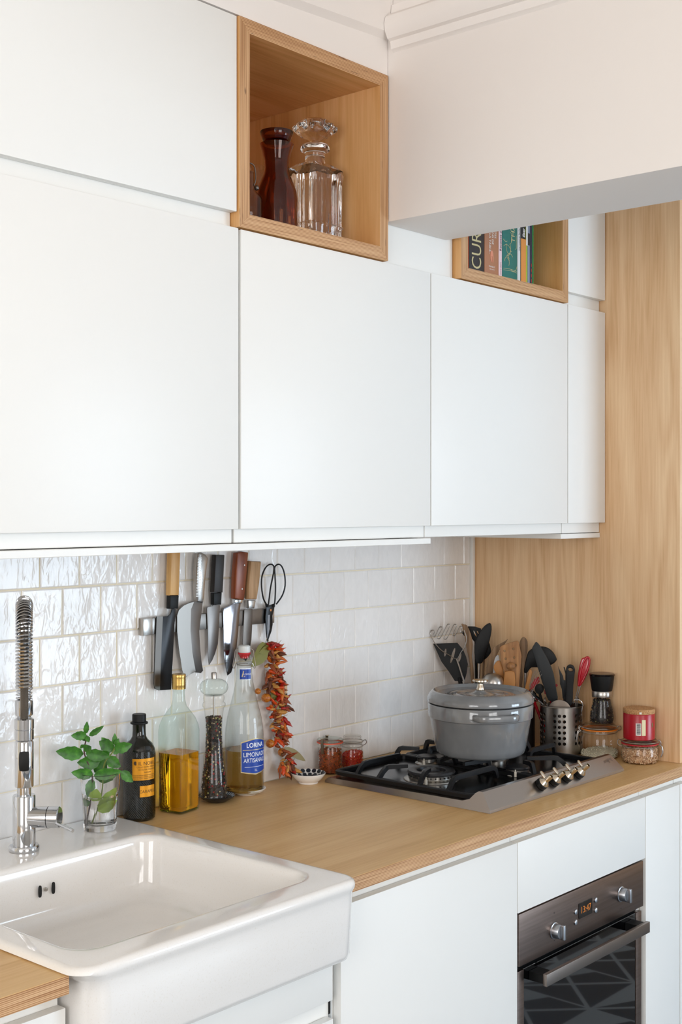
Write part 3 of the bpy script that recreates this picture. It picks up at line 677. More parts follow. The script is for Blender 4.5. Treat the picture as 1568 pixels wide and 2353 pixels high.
def grains(name, parent, centre, prof_, za, zb, s, mats, weights, n, kind='stuff', slope=0, flat=(1, 1, 1), sub=1, rin=0):
    """loose filling: small lumps packed against the wall and over the top of the jar"""
    bm = B(); rnd = random.Random(sum(map(ord, name))+n)
    base = lathe([(0, za)]+[(rad_at(prof_, za+(zb-za)*i/10)*.86, za+(zb-za)*i/10) for i in range(11)]+[(0, zb)], centre, 20, bm)
    if slope:
        for v in bm.verts: v.co.z = za+(v.co.z-za)*(1+slope*(v.co.x-centre[0])/.03)
    for i in range(n):
        z = rnd.uniform(za, zb); top = rnd.random() < .16; R_ = rad_at(prof_, z)-s*1.05
        a = rnd.uniform(0, 2*pi); r_ = R_*rnd.uniform(.9, 1)
        if top: z = zb+rnd.uniform(-s*.5, s*.6); r_ = (rad_at(prof_, zb)-s)*math.sqrt(rnd.random())
        x = centre[0]+r_*cos(a); y = centre[1]+r_*sin(a)
        if slope: z = za+(z-za)*(1+slope*(x-centre[0])/.03)
        mi = rnd.choices(range(len(mats)), weights)[0]
        m4 = Matrix.Translation((x, y, z)) @ Matrix.Rotation(rnd.uniform(0, 6), 4, Vector((rnd.random()-.5, rnd.random()-.5, rnd.random()-.5)).normalized()) @ Matrix.Diagonal((s*flat[0]*rnd.uniform(.7, 1.15), s*flat[1]*rnd.uniform(.7, 1.15), s*flat[2]*rnd.uniform(.7, 1.1), 1))
        k0 = len(bm.faces); bmesh.ops.create_icosphere(bm, subdivisions=sub, radius=1, matrix=m4); bm.faces.ensure_lookup_table()
        for f in bm.faces[k0:]: f.material_index = mi
    return tag(obj(name, bm, list(mats), parent, smooth=80), None, None, None, kind)
grains('peppercorns', ml, (mx_, my_), pm, z1+.004, z1+.186, .0027, pmats, (8, 6, 1.3, 1.4, .9), 1500)
# lemonade bottle on a white dish
lx_, ly_ = 2.0910, -.057; wdx = 2.0970
wd_ = obj('white_dish', lathe([(0, z0), (.024, z0), (.026, z0+.002), (.041, z0+.008), (.0465, z0+.0145), (.0455, z0+.0152), (.038, z0+.0098), (.028, z0+.0068), (0, z0+.006)], (wdx, ly_), 48), mat('white_porcelain', '#eeece9', .12), None, at=(wdx, ly_, z0)); tag(wd_, 'small white porcelain dish under the swing-top lemonade bottle', 'dish')
lb = thing('lemonade_bottle', 'clear swing-top bottle with blue label, part filled with amber liquid', 'bottle', (lx_, ly_, z0+.0065)); z2 = z0+.0068
lp = [(0, z2), (.040, z2), (.0440, z2+.004), (.0450, z2+.010), (.0450, z2+.135), (.0440, z2+.150), (.0400, z2+.175), (.0330, z2+.203), (.0255, z2+.232), (.0205, z2+.258), (.0180, z2+.282), (.0165, z2+.296), (.0180, z2+.299), (.0180, z2+.303), (.0150, z2+.306), (.0140, z2+.318), (.0150, z2+.323), (.0130, z2+.325), (0, z2+.325)]
obj('glass', lathe(lp, (lx_, ly_), 56), thin_glass('bottle_glass_clear', '#eef0ee'), lb, smooth=50)
amber = mat('amber_lemonade', '#c98a2a', 0, trans=1, ior=1.25); amber.node_tree.nodes['Principled BSDF'].inputs['Base Color'].default_value = (.50, .28, .06, 1)
obj('liquid', lathe([(0, z2+.003), (.039, z2+.003), (.0425, z2+.006), (.0432, z2+.012), (.0432, z2+.100), (0, z2+.100)], (lx_, ly_), 56), amber, lb)
blue = mat('royal_blue_label', '#0f3f9e', .35); wink = mat('white_print', '#e9eef6', .5); goldp = mat('gold_print', '#cbb98a', .35, .5)
ca = cam_ang(lx_, ly_)+.62
shp = lambda t_: (.07*abs(2*t_-1), 1-.10*abs(2*t_-1)**1.5)
label_band('label', (lx_, ly_), .0452, ca-.80, ca+.80, z2+.047, z2+.131, goldp, lb, shape=shp)
label_band('label_field', (lx_, ly_), .0456, ca-.765, ca+.765, z2+.0495, z2+.1285, blue, lb, shape=shp)
cyl_text('lettering', 'LORINA', .0150, (lx_, ly_), .0463, ca, z2+.1150, wink, lb, sx=.88, bold=.0002)
label_band('gold_line', (lx_, ly_), .0461, ca-.70, ca+.70, z2+.1040, z2+.1054, goldp, lb)
cyl_text('lettering', 'LIMONADE', .0145, (lx_, ly_), .0463, ca, z2+.0935, wink, lb, sx=.86)
cyl_text('lettering', 'ARTISANALE', .0140, (lx_, ly_), .0463, ca, z2+.0800, wink, lb, sx=.76)
cyl_text('lettering', '1L', .0080, (lx_, ly_), .0463, ca, z2+.0575, wink, lb)
label_band('gold_line', (lx_, ly_), .0461, ca-.60, ca+.60, z2+.0650, z2+.0658, wink, lb)
nl = cam_ang(lx_, ly_)+.15
label_band('neck_label', (lx_, ly_), .0192, nl-.75, nl+.75, z2+.2625, z2+.2905, wink, lb); label_band('neck_field', (lx_, ly_), .0196, nl-.70, nl+.70, z2+.2650, z2+.2880, blue, lb)
cyl_text('lettering', 'L', .020, (lx_, ly_), .0203, nl-.3, z2+.2765, goldp, lb, shear=.3); cyl_text('lettering', 'LORINA', .0055, (lx_, ly_), .0203, nl+.25, z2+.2765, wink, lb)
cyl_text('embossing', 'depuis 1895', .0085, (lx_, ly_), .0452, ca-1.15, z2+.160, glass_t, lb)
wfr = viewF(lx_, ly_, 0.7842)
obj('stopper', lathe([(0, z2+.3255), (.0135, z2+.3255), (.0145, z2+.329), (.0138, z2+.340), (.011, z2+.3425), (0, z2+.3425)], (lx_, ly_), 28), mat('white_stopper', '#d6dad9', .3), lb)
obj('gasket', lathe([(0, z2+.3185), (.0088, z2+.312), (.0150, z2+.3232), (.0150, z2+.3252), (0, z2+.3252)], (lx_, ly_), 28), mat('red_gasket', '#c9202a', .4), lb)
wire = steel
for s_ in (-1, 1):
    P = smoothpath([wfr(s_*.013, z2+.334, 0), wfr(s_*.0205, z2+.331, 0), wfr(s_*.0225, z2+.318, 0), wfr(s_*.0265, z2+.295, 0), wfr(s_*.0235, z2+.288, 0), wfr(s_*.0190, z2+.300, 0), wfr(s_*.0165, z2+.2995, .004)], 4)
    obj('bail_wire', tube(P, .0009, 6), wire, lb)
obj('wire_ring', tube([(lx_+.0172*cos(2*pi*i/24), ly_+.0172*sin(2*pi*i/24), z2+.2965) for i in range(24)], .0009, 6, closed=True), wire, lb)
# small patterned dish with peppercorns
px_, py_ = 2.2820, -.085
pd = thing('patterned_dish', 'small white dish with dark dot pattern inside, beside the hob', 'dish', (px_, py_, WT))
dpr = [(0, z0), (.024, z0), (.0245, z0+.0035), (.033, z0+.010), (.0415, z0+.021), (.0425, z0+.0245), (.0417, z0+.0250), (.0400, z0+.0215), (.032, z0+.0125), (.022, z0+.0065), (0, z0+.006)]
obj('bowl', lathe(dpr, (px_, py_), 56), mat('white_porcelain', '#eeece9', .12), pd)
dot = mat('ink_dot_glaze', '#1c222e', .2)
for rr, zz, nn, rs, o_ in ((.0388, .0210, 17, .0058, 0), (.0318, .0134, 15, .0050, .2), (.0245, .0085, 11, .0046, 0)):
    for i in range(nn):
        a = 2*pi*i/nn+o_; sl = .92 if rr > .035 else .65 if rr > .03 else .4
        Fd = Fr((px_+rr*cos(a), py_+rr*sin(a), z0+zz+.0008), (-sin(a), cos(a), 0), (cos(a)*cos(sl), sin(a)*cos(sl), sin(sl)), (-cos(a)*sin(sl), -sin(a)*sin(sl), cos(sl)))
        obj('dot', prism(ell(0, 0, rs, rs*.95, 0, 12), Fd, .0005), dot, pd, smooth=0)
grains('peppercorn_filling', pd, (px_, py_), [(.030, z0+.006), (.0325, z0+.014)], z0+.0078, z0+.0125, .0022, pmats, (9, 8, .3, .3, .3), 170)

# ================================================================ spice jars
def jarglass(): return glass_t
wx, wy = 2.4060, -.046
wj = thing('spice_jar', 'glass jar with flat lid, orange rubber and clips, dried chilli flakes inside', 'jar', (wx, wy, WT))
wp = [(0, z0), (.0275, z0), (.0295, z0+.003), (.0300, z0+.008), (.0300, z0+.060), (.0285, z0+.066), (.0285, z0+.070), (.0325, z0+.072), (.0325, z0+.076), (0, z0+.076)]
obj('glass', lathe(wp, (wx, wy), 48), glass_t, wj, smooth=50)
obj('rubber_ring', lathe([(.0290, z0+.0762), (.0335, z0+.0762), (.0338, z0+.0774), (.0335, z0+.0786), (.0290, z0+.0786)], (wx, wy), 48, closed=True), mat('orange_rubber', '#e0522f', .5), wj)
obj('lid', lathe([(0, z0+.0788), (.0325, z0+.0788), (.0335, z0+.081), (.0330, z0+.0845), (.031, z0+.0865), (.0265, z0+.0875), (.0245, z0+.0855), (0, z0+.0850)], (wx, wy), 48), glass_g, wj, smooth=50)
clipm = mat('bronze_clip', '#8c7f6c', .35, 1)
for a in (cam_ang(wx, wy)-.62, cam_ang(wx, wy)+pi+.25):
    Fc = Fr((wx, wy, 0), (cos(a), sin(a), 0), (0, 0, 1), (-sin(a), cos(a), 0))
    P = [(.0235, z0+.0905), (.0335, z0+.0895), (.0362, z0+.082), (.0350, z0+.072), (.0335, z0+.056), (.0323, z0+.052), (.0328, z0+.0715), (.0345, z0+.0815), (.0325, z0+.0880), (.0235, z0+.0890)]
    obj('clip', prism(P, Fc, .0075, d0=-.00375), clipm, wj)
fl = [mat('flake_rust', '#8a3c0c', .6), mat('flake_orange', '#b5560f', .6), mat('flake_dark', '#4a2108', .6), mat('flake_green', '#4c4a1c', .6)]
fr_ = [mat('flake_red', '#b5270e', .5), mat('flake_orange', '#b5560f', .6), mat('flake_deep', '#7a120a', .5)]
grains('chilli_flakes', wj, (wx, wy), wp, z0+.003, z0+.058, .0020, fl, (5, 4, 3, 1), 900, flat=(1.3, 1, .35))
kx, ky = 2.4960, -.043
kj = thing('spice_jar', 'small clip-top glass jar with red chilli flakes behind the hob corner', 'jar', (kx, ky, WT))
kp = [(0, z0), (.0265, z0), (.0285, z0+.003), (.0290, z0+.008), (.0288, z0+.038), (.0265, z0+.046), (.0260, z0+.052), (.0270, z0+.055), (.0260, z0+.058), (.0260, z0+.062), (0, z0+.062)]
obj('glass', lathe(kp, (kx, ky), 48), glass_t, kj, smooth=50)
obj('lid', lathe([(0, z0+.0635), (.0265, z0+.0635), (.0285, z0+.066), (.0270, z0+.069), (.0225, z0+.074), (.0235, z0+.079), (.0215, z0+.082), (.0195, z0+.079), (0, z0+.078)], (kx, ky), 48), glass_t, kj, smooth=50)
grains('red_flakes', kj, (kx, ky), kp, z0+.003, z0+.036, .0019, fr_, (5, 3, 2), 700, flat=(1.3, 1, .35), slope=.18)
def bail(par, c, r, zr, lidz, ang, drop, s=1.0):
    """wire ring round the neck plus the lever closure"""
    obj('wire_ring', tube([(c[0]+(r+.0012)*cos(2*pi*i/36), c[1]+(r+.0012)*sin(2*pi*i/36), zr) for i in range(36)], .0010*s, 6, closed=True), wire, par)
    obj('wire_ring', tube([(c[0]+(r+.0022)*cos(2*pi*i/36), c[1]+(r+.0022)*sin(2*pi*i/36), lidz) for i in range(36)], .0010*s, 6, closed=True), wire, par)
    F = Fr((c[0], c[1], 0), (cos(ang), sin(ang), 0), (0, 0, 1), (-sin(ang), cos(ang), 0))
    for d_ in (-.006, .006):
        P = smoothpath([F(r, lidz, d_), F(r+.006, lidz+.001, d_), F(r+.008, lidz-.006, d_), F(r+.004, zr+.002, d_), F(r+.010, zr-.001, d_), F(r+.013, zr-drop*.6, d_*.8), F(r+.009, zr-drop, d_*.4)], 4)
        obj('lever_wire', tube(P, .0011*s, 6), wire, par)
    obj('lever_wire', tube([F(r+.009, zr-drop, -.0026), F(r+.009, zr-drop, .0026)], .0011*s, 6), wire, par)
    F2 = Fr((c[0], c[1], 0), (-cos(ang), -sin(ang), 0), (0, 0, 1), (sin(ang), -cos(ang), 0))
    obj('hinge_wire', tube(smoothpath([F2(r, lidz, -.006), F2(r+.008, lidz+.002, -.005), F2(r+.012, (lidz+zr)/2, 0), F2(r+.007, zr, .005), F2(r, zr, .006)], 4), .0011*s, 6), wire, par)
bail(kj, (kx, ky), .0262, z0+.0545, z0+.0675, cam_ang(kx, ky)-1.3, .016, .9)
# clip-top jars and what stands on them, by the birch wall
jx, jy = 3.0400, -.455
ja = thing('storage_jar', 'clip-top jar with orange seal and a little white grain', 'jar', (jx, jy, WT))
jp = [(0, z0), (.0470, z0), (.0500, z0+.004), (.0508, z0+.012), (.0505, z0+.050), (.0470, z0+.060), (.0455, z0+.064), (.0475, z0+.067), (.0460, z0+.0705), (.0460, z0+.0735), (0, z0+.0735)]
obj('glass', lathe(jp, (jx, jy), 56), glass_t, ja, smooth=50)
seal = lambda z, c, r, m, p: obj('seal', lathe([(r-.004, z), (r+.0012, z), (r+.0018, z+.0012), (r+.0012, z+.0026), (r-.004, z+.0026)], c, 48, closed=True), m, p)
seal(z0+.0738, (jx, jy), .0470, mat('orange_seal', '#ef7f14', .4), ja)
obj('lid', lathe([(0, z0+.0766), (.0475, z0+.0766), (.0490, z0+.079), (.0475, z0+.083), (.0430, z0+.0855), (.0405, z0+.0885), (0, z0+.0885)], (jx, jy), 56), glass_t, ja, smooth=50)
bail(ja, (jx, jy), .0470, z0+.068, z0+.0805, cam_ang(jx, jy)-1.35, .040)
wg = [mat('white_grain', '#d8d4bd', .6), mat('grey_grain', '#a9a48c', .6)]
grains('grain', ja, (jx, jy), jp, z0+.003, z0+.014, .0016, wg, (3, 1), 1000, slope=.35)
grains('grain_on_glass', ja, (jx, jy), jp, z0+.004, z0+.006, .0011, wg, (3, 1), 10)
gm = thing('pepper_grinder', 'small grinder with black top standing on the orange-sealed jar', 'pepper grinder', (3.0540, jy, z0+.0885)); g0 = z0+.0890; gxx = 3.0540
gp = [(0, g0), (.0305, g0), (.0325, g0+.003), (.0328, g0+.014), (.0305, g0+.034), (.0265, g0+.052), (.0250, g0+.064), (.0255, g0+.070), (0, g0+.070)]
obj('glass', lathe(gp, (gxx, jy), 44), glass_t, gm, smooth=50)
grains('peppercorns', gm, (gxx, jy), gp, g0+.002, g0+.062, .0021, [pmats[0], pmats[1], pmats[3]], (12, 3, .6), 900)
obj('steel_band', lathe([(0, g0+.0705), (.0268, g0+.0705), (.0272, g0+.072), (.0272, g0+.0855), (.0262, g0+.087), (0, g0+.087)], (gxx, jy), 44), steel, gm)
obj('top', lathe([(0, g0+.0872), (.0268, g0+.0872), (.0278, g0+.090), (.0325, g0+.122), (.0330, g0+.128), (0, g0+.128)], (gxx, jy), 44), blackp, gm)
obj('clear_cap', lathe([(0, g0+.1283), (.0342, g0+.1283), (.0345, g0+.1315), (.0325, g0+.1335), (0, g0+.1335)], (gxx, jy), 44), thin_glass('plum_tinted_glass', '#b9a5ab'), gm)
hx, hy = 3.0460, -.572
jb = thing('storage_jar', 'low clip-top jar with red seal full of brown flakes', 'jar', (hx, hy, WT))
hp = [(0, z0), (.0420, z0), (.0465, z0+.004), (.0478, z0+.010), (.0478, z0+.034), (.0455, z0+.039), (.0465, z0+.042), (.0455, z0+.045), (.0470, z0+.0485), (0, z0+.0485)]
obj('glass', lathe(hp, (hx, hy), 56), glass_t, jb, smooth=50)
seal(z0+.0487, (hx, hy), .0470, mat('red_seal', '#c2182c', .4), jb)
obj('lid', lathe([(0, z0+.0515), (.0475, z0+.0515), (.0485, z0+.054), (.0465, z0+.0575), (.0425, z0+.0595), (.0415, z0+.0625), (0, z0+.0625)], (hx, hy), 56), glass_t, jb, smooth=50)
bail(jb, (hx, hy), .0465, z0+.043, z0+.0555, cam_ang(hx, hy)+1.75, .030)
grains('oat_flakes', jb, (hx, hy), hp, z0+.002, z0+.037, .0030, [mat('oat', '#c9a17c', .7), mat('oat_pale', '#d9b996', .7), mat('oat_dark', '#9c7350', .7)], (4, 4, 2), 900, flat=(1.2, .9, .35))
tx_, tyy = 3.0420, -.572; q0 = z0+.0632
tn = thing('red_tin', 'red round tin with cork lid standing on the low jar', 'tin', (tx_, tyy, q0))
obj('body', lathe([(0, q0), (.0400, q0), (.0408, q0+.001), (.0408, q0+.0655), (.0400, q0+.067), (0, q0+.067)], (tx_, tyy), 56), mat('red_tin_paint', '#a50f1e', .3), tn)
ckm = mat('cork', '#bf8f5e', .8); t = NT(ckm); nz = t.noise(t.coords(), 420, 3); t.link(t.ramp(nz, [(.35, '#8a5c36'), (.5, '#be8e5d'), (.8, '#d2a877')]), t.b.inputs['Base Color'])
obj('cork_lid', lathe([(0, q0+.0672), (.0405, q0+.0672), (.0412, q0+.0685), (.0412, q0+.078), (.0400, q0+.0795), (0, q0+.0795)], (tx_, tyy), 56), ckm, tn)
ca = cam_ang(tx_, tyy); wl = mat('white_sticker', '#e4e2de', .5)
label_band('barcode_sticker', (tx_, tyy), .0410, ca-.20, ca+.13, q0+.013, q0+.045, wl, tn)
bm = B(); rnd = random.Random(3); z = q0+.016
while z < q0+.0435:
    hh_ = rnd.choice((.0006, .0009, .0014)); a0_, a1_ = ca-.14, ca+.10
    for i in range(5):
        aa = a0_+(a1_-a0_)*i/5; ab = a0_+(a1_-a0_)*(i+1)/5
        bm.faces.new([bm.verts.new((tx_+.04165*cos(a), tyy+.04165*sin(a), zz)) for a, zz in ((aa, z), (ab, z), (ab, z+hh_), (aa, z+hh_))])
    z += hh_+rnd.choice((.0007, .0011))
obj('barcode', bm, dark, tn, smooth=0)
label_band('cream_label', (tx_, tyy), .0410, ca+.18, ca+.42, q0+.013, q0+.054, mat('cream_sticker', '#e2d9b0', .5), tn)
label_band('leaf_print', (tx_, tyy), .0410, ca+.92, ca+1.0, q0+.034, q0+.045, mat('green_print', '#5c6a2c', .5), tn)
label_band('tape', (tx_, tyy), .0414, ca+.02, ca+.16, q0+.069, q0+.074, wl, tn)
# ================================================================ hob
hb = thing('gas_hob', 'stainless four-burner gas hob with black grates set in the worktop', 'hob', (2.612, -.35, WT))
hsm = mat('hob_steel', '#a0948a', .26, 1); t = NT(hsm); nz = t.noise(t.coords((3, 260, 260)), 1, 2); t.bump(nz, .05, .0005)
hx0, hx1 = 2.312, 2.913; zb = WT+.0004
pr = [(-.112, zb), (-.112, zb+.006), (-.120, zb+.0125), (-.520, zb+.0165), (-.538, zb+.022), (-.550, zb+.036), (-.558, zb+.041), (-.568, zb+.0405), (-.5975, zb+.006), (-.5985, zb)]
def inx(z): return max(0, (z-zb-.004))*.42
obj('base', loft([[(hx0+inx(z), y, z) for y, z in pr], [(hx0+.004+inx(z), y+(-.0 if 0 else 0), z) for y, z in pr], [(hx1-.004-inx(z), y, z) for y, z in pr], [(hx1-inx(z), y, z) for y, z in pr]]), hsm, hb, smooth=28)
pan = mat('dark_hob_pan', '#3b3a3b', .16, .9)
obj('pan', loft([rrect(2.334, 2.888, -.534, -.126, .03, zb+.0172), rrect(2.334, 2.888, -.534, -.126, .03, zb+.0182)]), pan, hb)
def bar(P, wd_=.0085, ht=.011, name='grate_arm', par=None):
    """square cast bar following P"""
    bm = B(); P = [Vector(p) for p in P]; rings = []
    for i, p in enumerate(P):
        a = P[max(i-1, 0)]; b = P[min(i+1, len(P)-1)]; tg = (b-a).normalized()
        hor = Vector((tg.x, tg.y, 0)); 
        if hor.length < .2: hor = Vector((P[-1].x-P[0].x, P[-1].y-P[0].y, 0))
        hor.normalize(); sd = Vector((-hor.y, hor.x, 0)); up = sd.cross(tg).normalized()*-1
        k_ = ht*(1 if i < len(P)-1 else .75)
        rings.append([p+sd*wd_/2+up*k_/2, p-sd*wd_/2+up*k_/2, p-sd*wd_/2-up*k_/2, p+sd*wd_/2-up*k_/2])
    loft(rings, bm); bmesh.ops.bevel(bm, geom=[e for e in bm.edges if e.calc_face_angle(0) > .8], offset=.0014, segments=1, affect='EDGES')
    return obj(name, bm, iron, par, smooth=40)
def grate(x0, x1, y0, y1, arms):
    z = zb+.024
    R_ = lambda o_, zz, r: rrect(x0+o_, x1-o_, y0+o_, y1-o_, r, zz, 5)
    g = obj('grate', loft([R_(0, z-.0055, .018), R_(-.001, z+.003, .018), R_(.002, z+.0055, .016), R_(.008, z+.0055, .010), R_(.0105, z+.003, .009), R_(.0105, z-.0055, .009)], closed=True), iron, hb)
    for A_ in arms:
        (ax, ay), (bx_, by_), (cx2, cy2) = A_[:3]; e = Vector((cx2, cy2, 0)); zt_ = zb+.0505; kk = Vector((bx_-ax, by_-ay, 0))
        P = [(ax, ay, z), (ax+kk.x*.55, ay+kk.y*.55, zt_-.010), (bx_, by_, zt_-.0015), (bx_+(cx2-bx_)*.12, by_+(cy2-by_)*.12, zt_), (cx2, cy2, zt_)]
        if len(A_) > 3: dx2, dy2 = A_[3]; P += [(cx2+(dx2-cx2)*.6, cy2+(dy2-cy2)*.6, zt_-.006), (dx2, dy2, z)]
        bar(P, par=g)
grate(2.330, 2.606, -.540, -.122, [((2.335, -.195), (2.362, -.195), (2.500, -.195)), ((2.335, -.262), (2.362, -.266), (2.405, -.296)), ((2.335, -.385), (2.360, -.380), (2.405, -.362)), ((2.335, -.468), (2.366, -.462), (2.520, -.462), (2.540, -.462)), ((2.568, -.128), (2.572, -.140), (2.595, -.185)), ((2.601, -.30), (2.585, -.30), (2.500, -.318)), ((2.601, -.40), (2.590, -.40), (2.512, -.385))])
grate(2.610, 2.888, -.540, -.122, [((2.697, -.127), (2.694, -.137), (2.690, -.168)), ((2.883, -.170), (2.862, -.180), (2.800, -.235)), ((2.883, -.335), (2.862, -.335), (2.798, -.335)), ((2.883, -.412), (2.874, -.414), (2.772, -.414), (2.755, -.414)), ((2.745, -.535), (2.728, -.515), (2.672, -.462)), ((2.615, -.20), (2.625, -.20), (2.700, -.270)), ((2.615, -.36), (2.625, -.36), (2.690, -.350)), ((2.615, -.52), (2.622, -.508), (2.632, -.480))])
bs = mat('burner_alloy', '#b5b1aa', .3, 1); bc = mat('burner_cap', '#1b1c20', .35)
def burner(x, y, r, big=False):
    b = obj('burner', lathe([(0, zb+.0186), (r*1.18, zb+.0186), (r*1.16, zb+.0205), (r*.95, zb+.024), (r*.95, zb+.032), (0, zb+.032)], (x, y), 40), bs, hb)
    if big:
        obj('burner_ring', lathe([(r*.98, zb+.0322), (r*1.02, zb+.036), (r*.98, zb+.0405), (r*.72, zb+.0415), (r*.62, zb+.0395), (r*.60, zb+.0322)], (x, y), 48, closed=True), bc, b)
        obj('burner_core', lathe([(0, zb+.0322), (r*.40, zb+.0322), (r*.40, zb+.036), (0, zb+.036)], (x, y), 32), bs, b)
        obj('burner_cap', lathe([(0, zb+.0362), (r*.36, zb+.0362), (r*.38, zb+.0385), (r*.34, zb+.0400), (0, zb+.0402)], (x, y), 32), bc, b)
        for i in range(30):
            a = 2*pi*i/30
            if i == 0: bmh = B()
            bmesh.ops.create_cube(bmh, size=1, matrix=Matrix.Translation((x+r*.962*cos(a), y+r*.962*sin(a), zb+.0285)) @ Matrix.Rotation(a, 4, 'Z') @ Matrix.Diagonal((.004, .0026, .004, 1)))
        obj('flame_ports', bmh, dark, b)
    else:
        obj('burner_cap', lathe([(0, zb+.0322), (r*.98, zb+.0322), (r*1.02, zb+.035), (r*.92, zb+.0385), (0, zb+.0392)], (x, y), 36), bc, b)
    sp_ = obj('igniter', lathe([(0, zb+.0188), (.0035, zb+.0188), (.0035, zb+.030), (.0015, zb+.031), (.0015, zb+.036), (0, zb+.036)], (x-r*1.02-.004, y-r*.55), 12), mat('ceramic_pin', '#dfd9cc', .4), b)
burner(2.448, -.335, .057, True); burner(2.588, -.215, .026); burner(2.630, -.462, .030); burner(2.762, -.300, .036)
# knobs on the sloping front
nrm = Vector((0, -.760, .650)).normalized(); nrm = Vector((0, -(.0345), .0295)).normalized(); upv = Vector((1, 0, 0)).cross(nrm)*-1
km = mat('nickel', '#cfc3b0', .16, 1)
for x in (2.5405, 2.5965, 2.6525, 2.7090):
    o_ = Vector((x, -.5835, zb+.0232)); Fk = Fr(o_, (1, 0, 0), nrm.cross(Vector((1, 0, 0))), nrm)
    rr = lambda prof_: loft([[Fk(r*cos(2*pi*i/28), r*sin(2*pi*i/28), h_) for i in range(28)] for r, h_ in prof_])
    kn = obj('knob', rr([(.0145, .0005), (.0150, .004), (.0145, .010), (.0125, .0115)]), blackp, hb)
    obj('knob_cone', rr([(.0135, .0117), (.0140, .0130), (.0130, .0145), (.0090, .0185), (.0066, .0215), (.0062, .038), (.0054, .0395), (.0045, .0392), (.0043, .030)]), km, kn)
    fin = [(-.0022, -.002), (-.0035, .014), (-.0035, .019), (-.001, .0215), (.0025, .0205), (.0038, .017), (.0030, -.002)]
    obj('knob_lever', prism([(a*1.3, b+.003) for a, b in fin], Fk, .004, d0=.0195, bev=.0008), km, kn)
text('lettering', 'smeg', .0125, lambda a, b: Vector((2.868+a, -.5715-(.0325*.12)+b*-.0345/.0454*-1-.0035, zb+.0345+b*.0295/.0454*1.2)), mat('grey_print', '#4a3d36', .5), hb)

# ================================================================ casserole
pcx, pcy = 2.622, -.357; pz = zb+.0572
grey = mat('grey_enamel', '#84878a', .10, coat=.6); t = NT(grey); nz = t.noise(t.coords((1, 1, .6)), 25, 2); t.link(t.ramp(nz, [(.3, '#727476'), (.7, '#7f8182')]), t.b.inputs['Base Color'])
S_ = 1.0
cs = thing('casserole', 'round grey enamelled cast iron casserole with lid on the hob', 'pot', (pcx, pcy, pz)); cs.scale = (.985, .985, .985)
obj('body', lathe([(0, pz), (.098, pz), (.106, pz+.002), (.112, pz+.008), (.1155, pz+.020), (.1275, pz+.090), (.1285, pz+.0935), (.1320, pz+.0955), (.1335, pz+.1275), (.1325, pz+.1290), (.1235, pz+.1290), (.1225, pz+.12), (0, pz+.118)], (pcx, pcy), 72), grey, cs, smooth=40)
obj('seam', lathe([(0, pz+.1291), (.1275, pz+.1291), (.1275, pz+.1315), (0, pz+.1315)], (pcx, pcy), 48), dark, cs)
ld = obj('lid', lathe([(0, pz+.1316), (.1325, pz+.1316), (.1352, pz+.1335), (.1355, pz+.1375), (.1348, pz+.1425), (.1325, pz+.1480), (.1285, pz+.1535), (.1240, pz+.1585), (.1205, pz+.1605), (.1188, pz+.1605), (.1165, pz+.1580), (.1120, pz+.1525), (.0900, pz+.1495), (.0820, pz+.1515), (.0770, pz+.1500), (.0640, pz+.1500), (.0600, pz+.1525), (.0540, pz+.1505), (.030, pz+.1515), (.016, pz+.1560), (.0125, pz+.1600), (0, pz+.1600)], (pcx, pcy), 72), grey, cs, smooth=40)
obj('lid_knob', lathe([(0, pz+.1602), (.0105, pz+.1602), (.0108, pz+.163), (.0078, pz+.170), (.0068, pz+.176), (.0085, pz+.1795), (.0185, pz+.1815), (.0200, pz+.1830), (.0198, pz+.1860), (.0180, pz+.1868), (.0160, pz+.1855), (0, pz+.1850)], (pcx, pcy), 40), km, ld)
va = cam_ang(pcx, pcy)
for a in (va+.30, va+.30+pi):
    Fh = Fr((pcx, pcy, 0), (-sin(a), cos(a), 0), (cos(a), sin(a), 0), (0, 0, 1)); r0 = .122
    out = [(-.058, r0), (-.054, .1450), (-.044, .1560), (-.030, .1600), (0, .1610), (.030, .1600), (.044, .1560), (.054, .1450), (.058, r0)]
    inn = [(.045, r0), (.041, .1385), (.034, .1465), (.022, .1485), (0, .149), (-.022, .1485), (-.034, .1465), (-.041, .1385), (-.045, r0)]
    obj('handle', prism(out+inn, Fh, .016, d0=pz+.1025, bev=.0035), grey, cs, smooth=50)

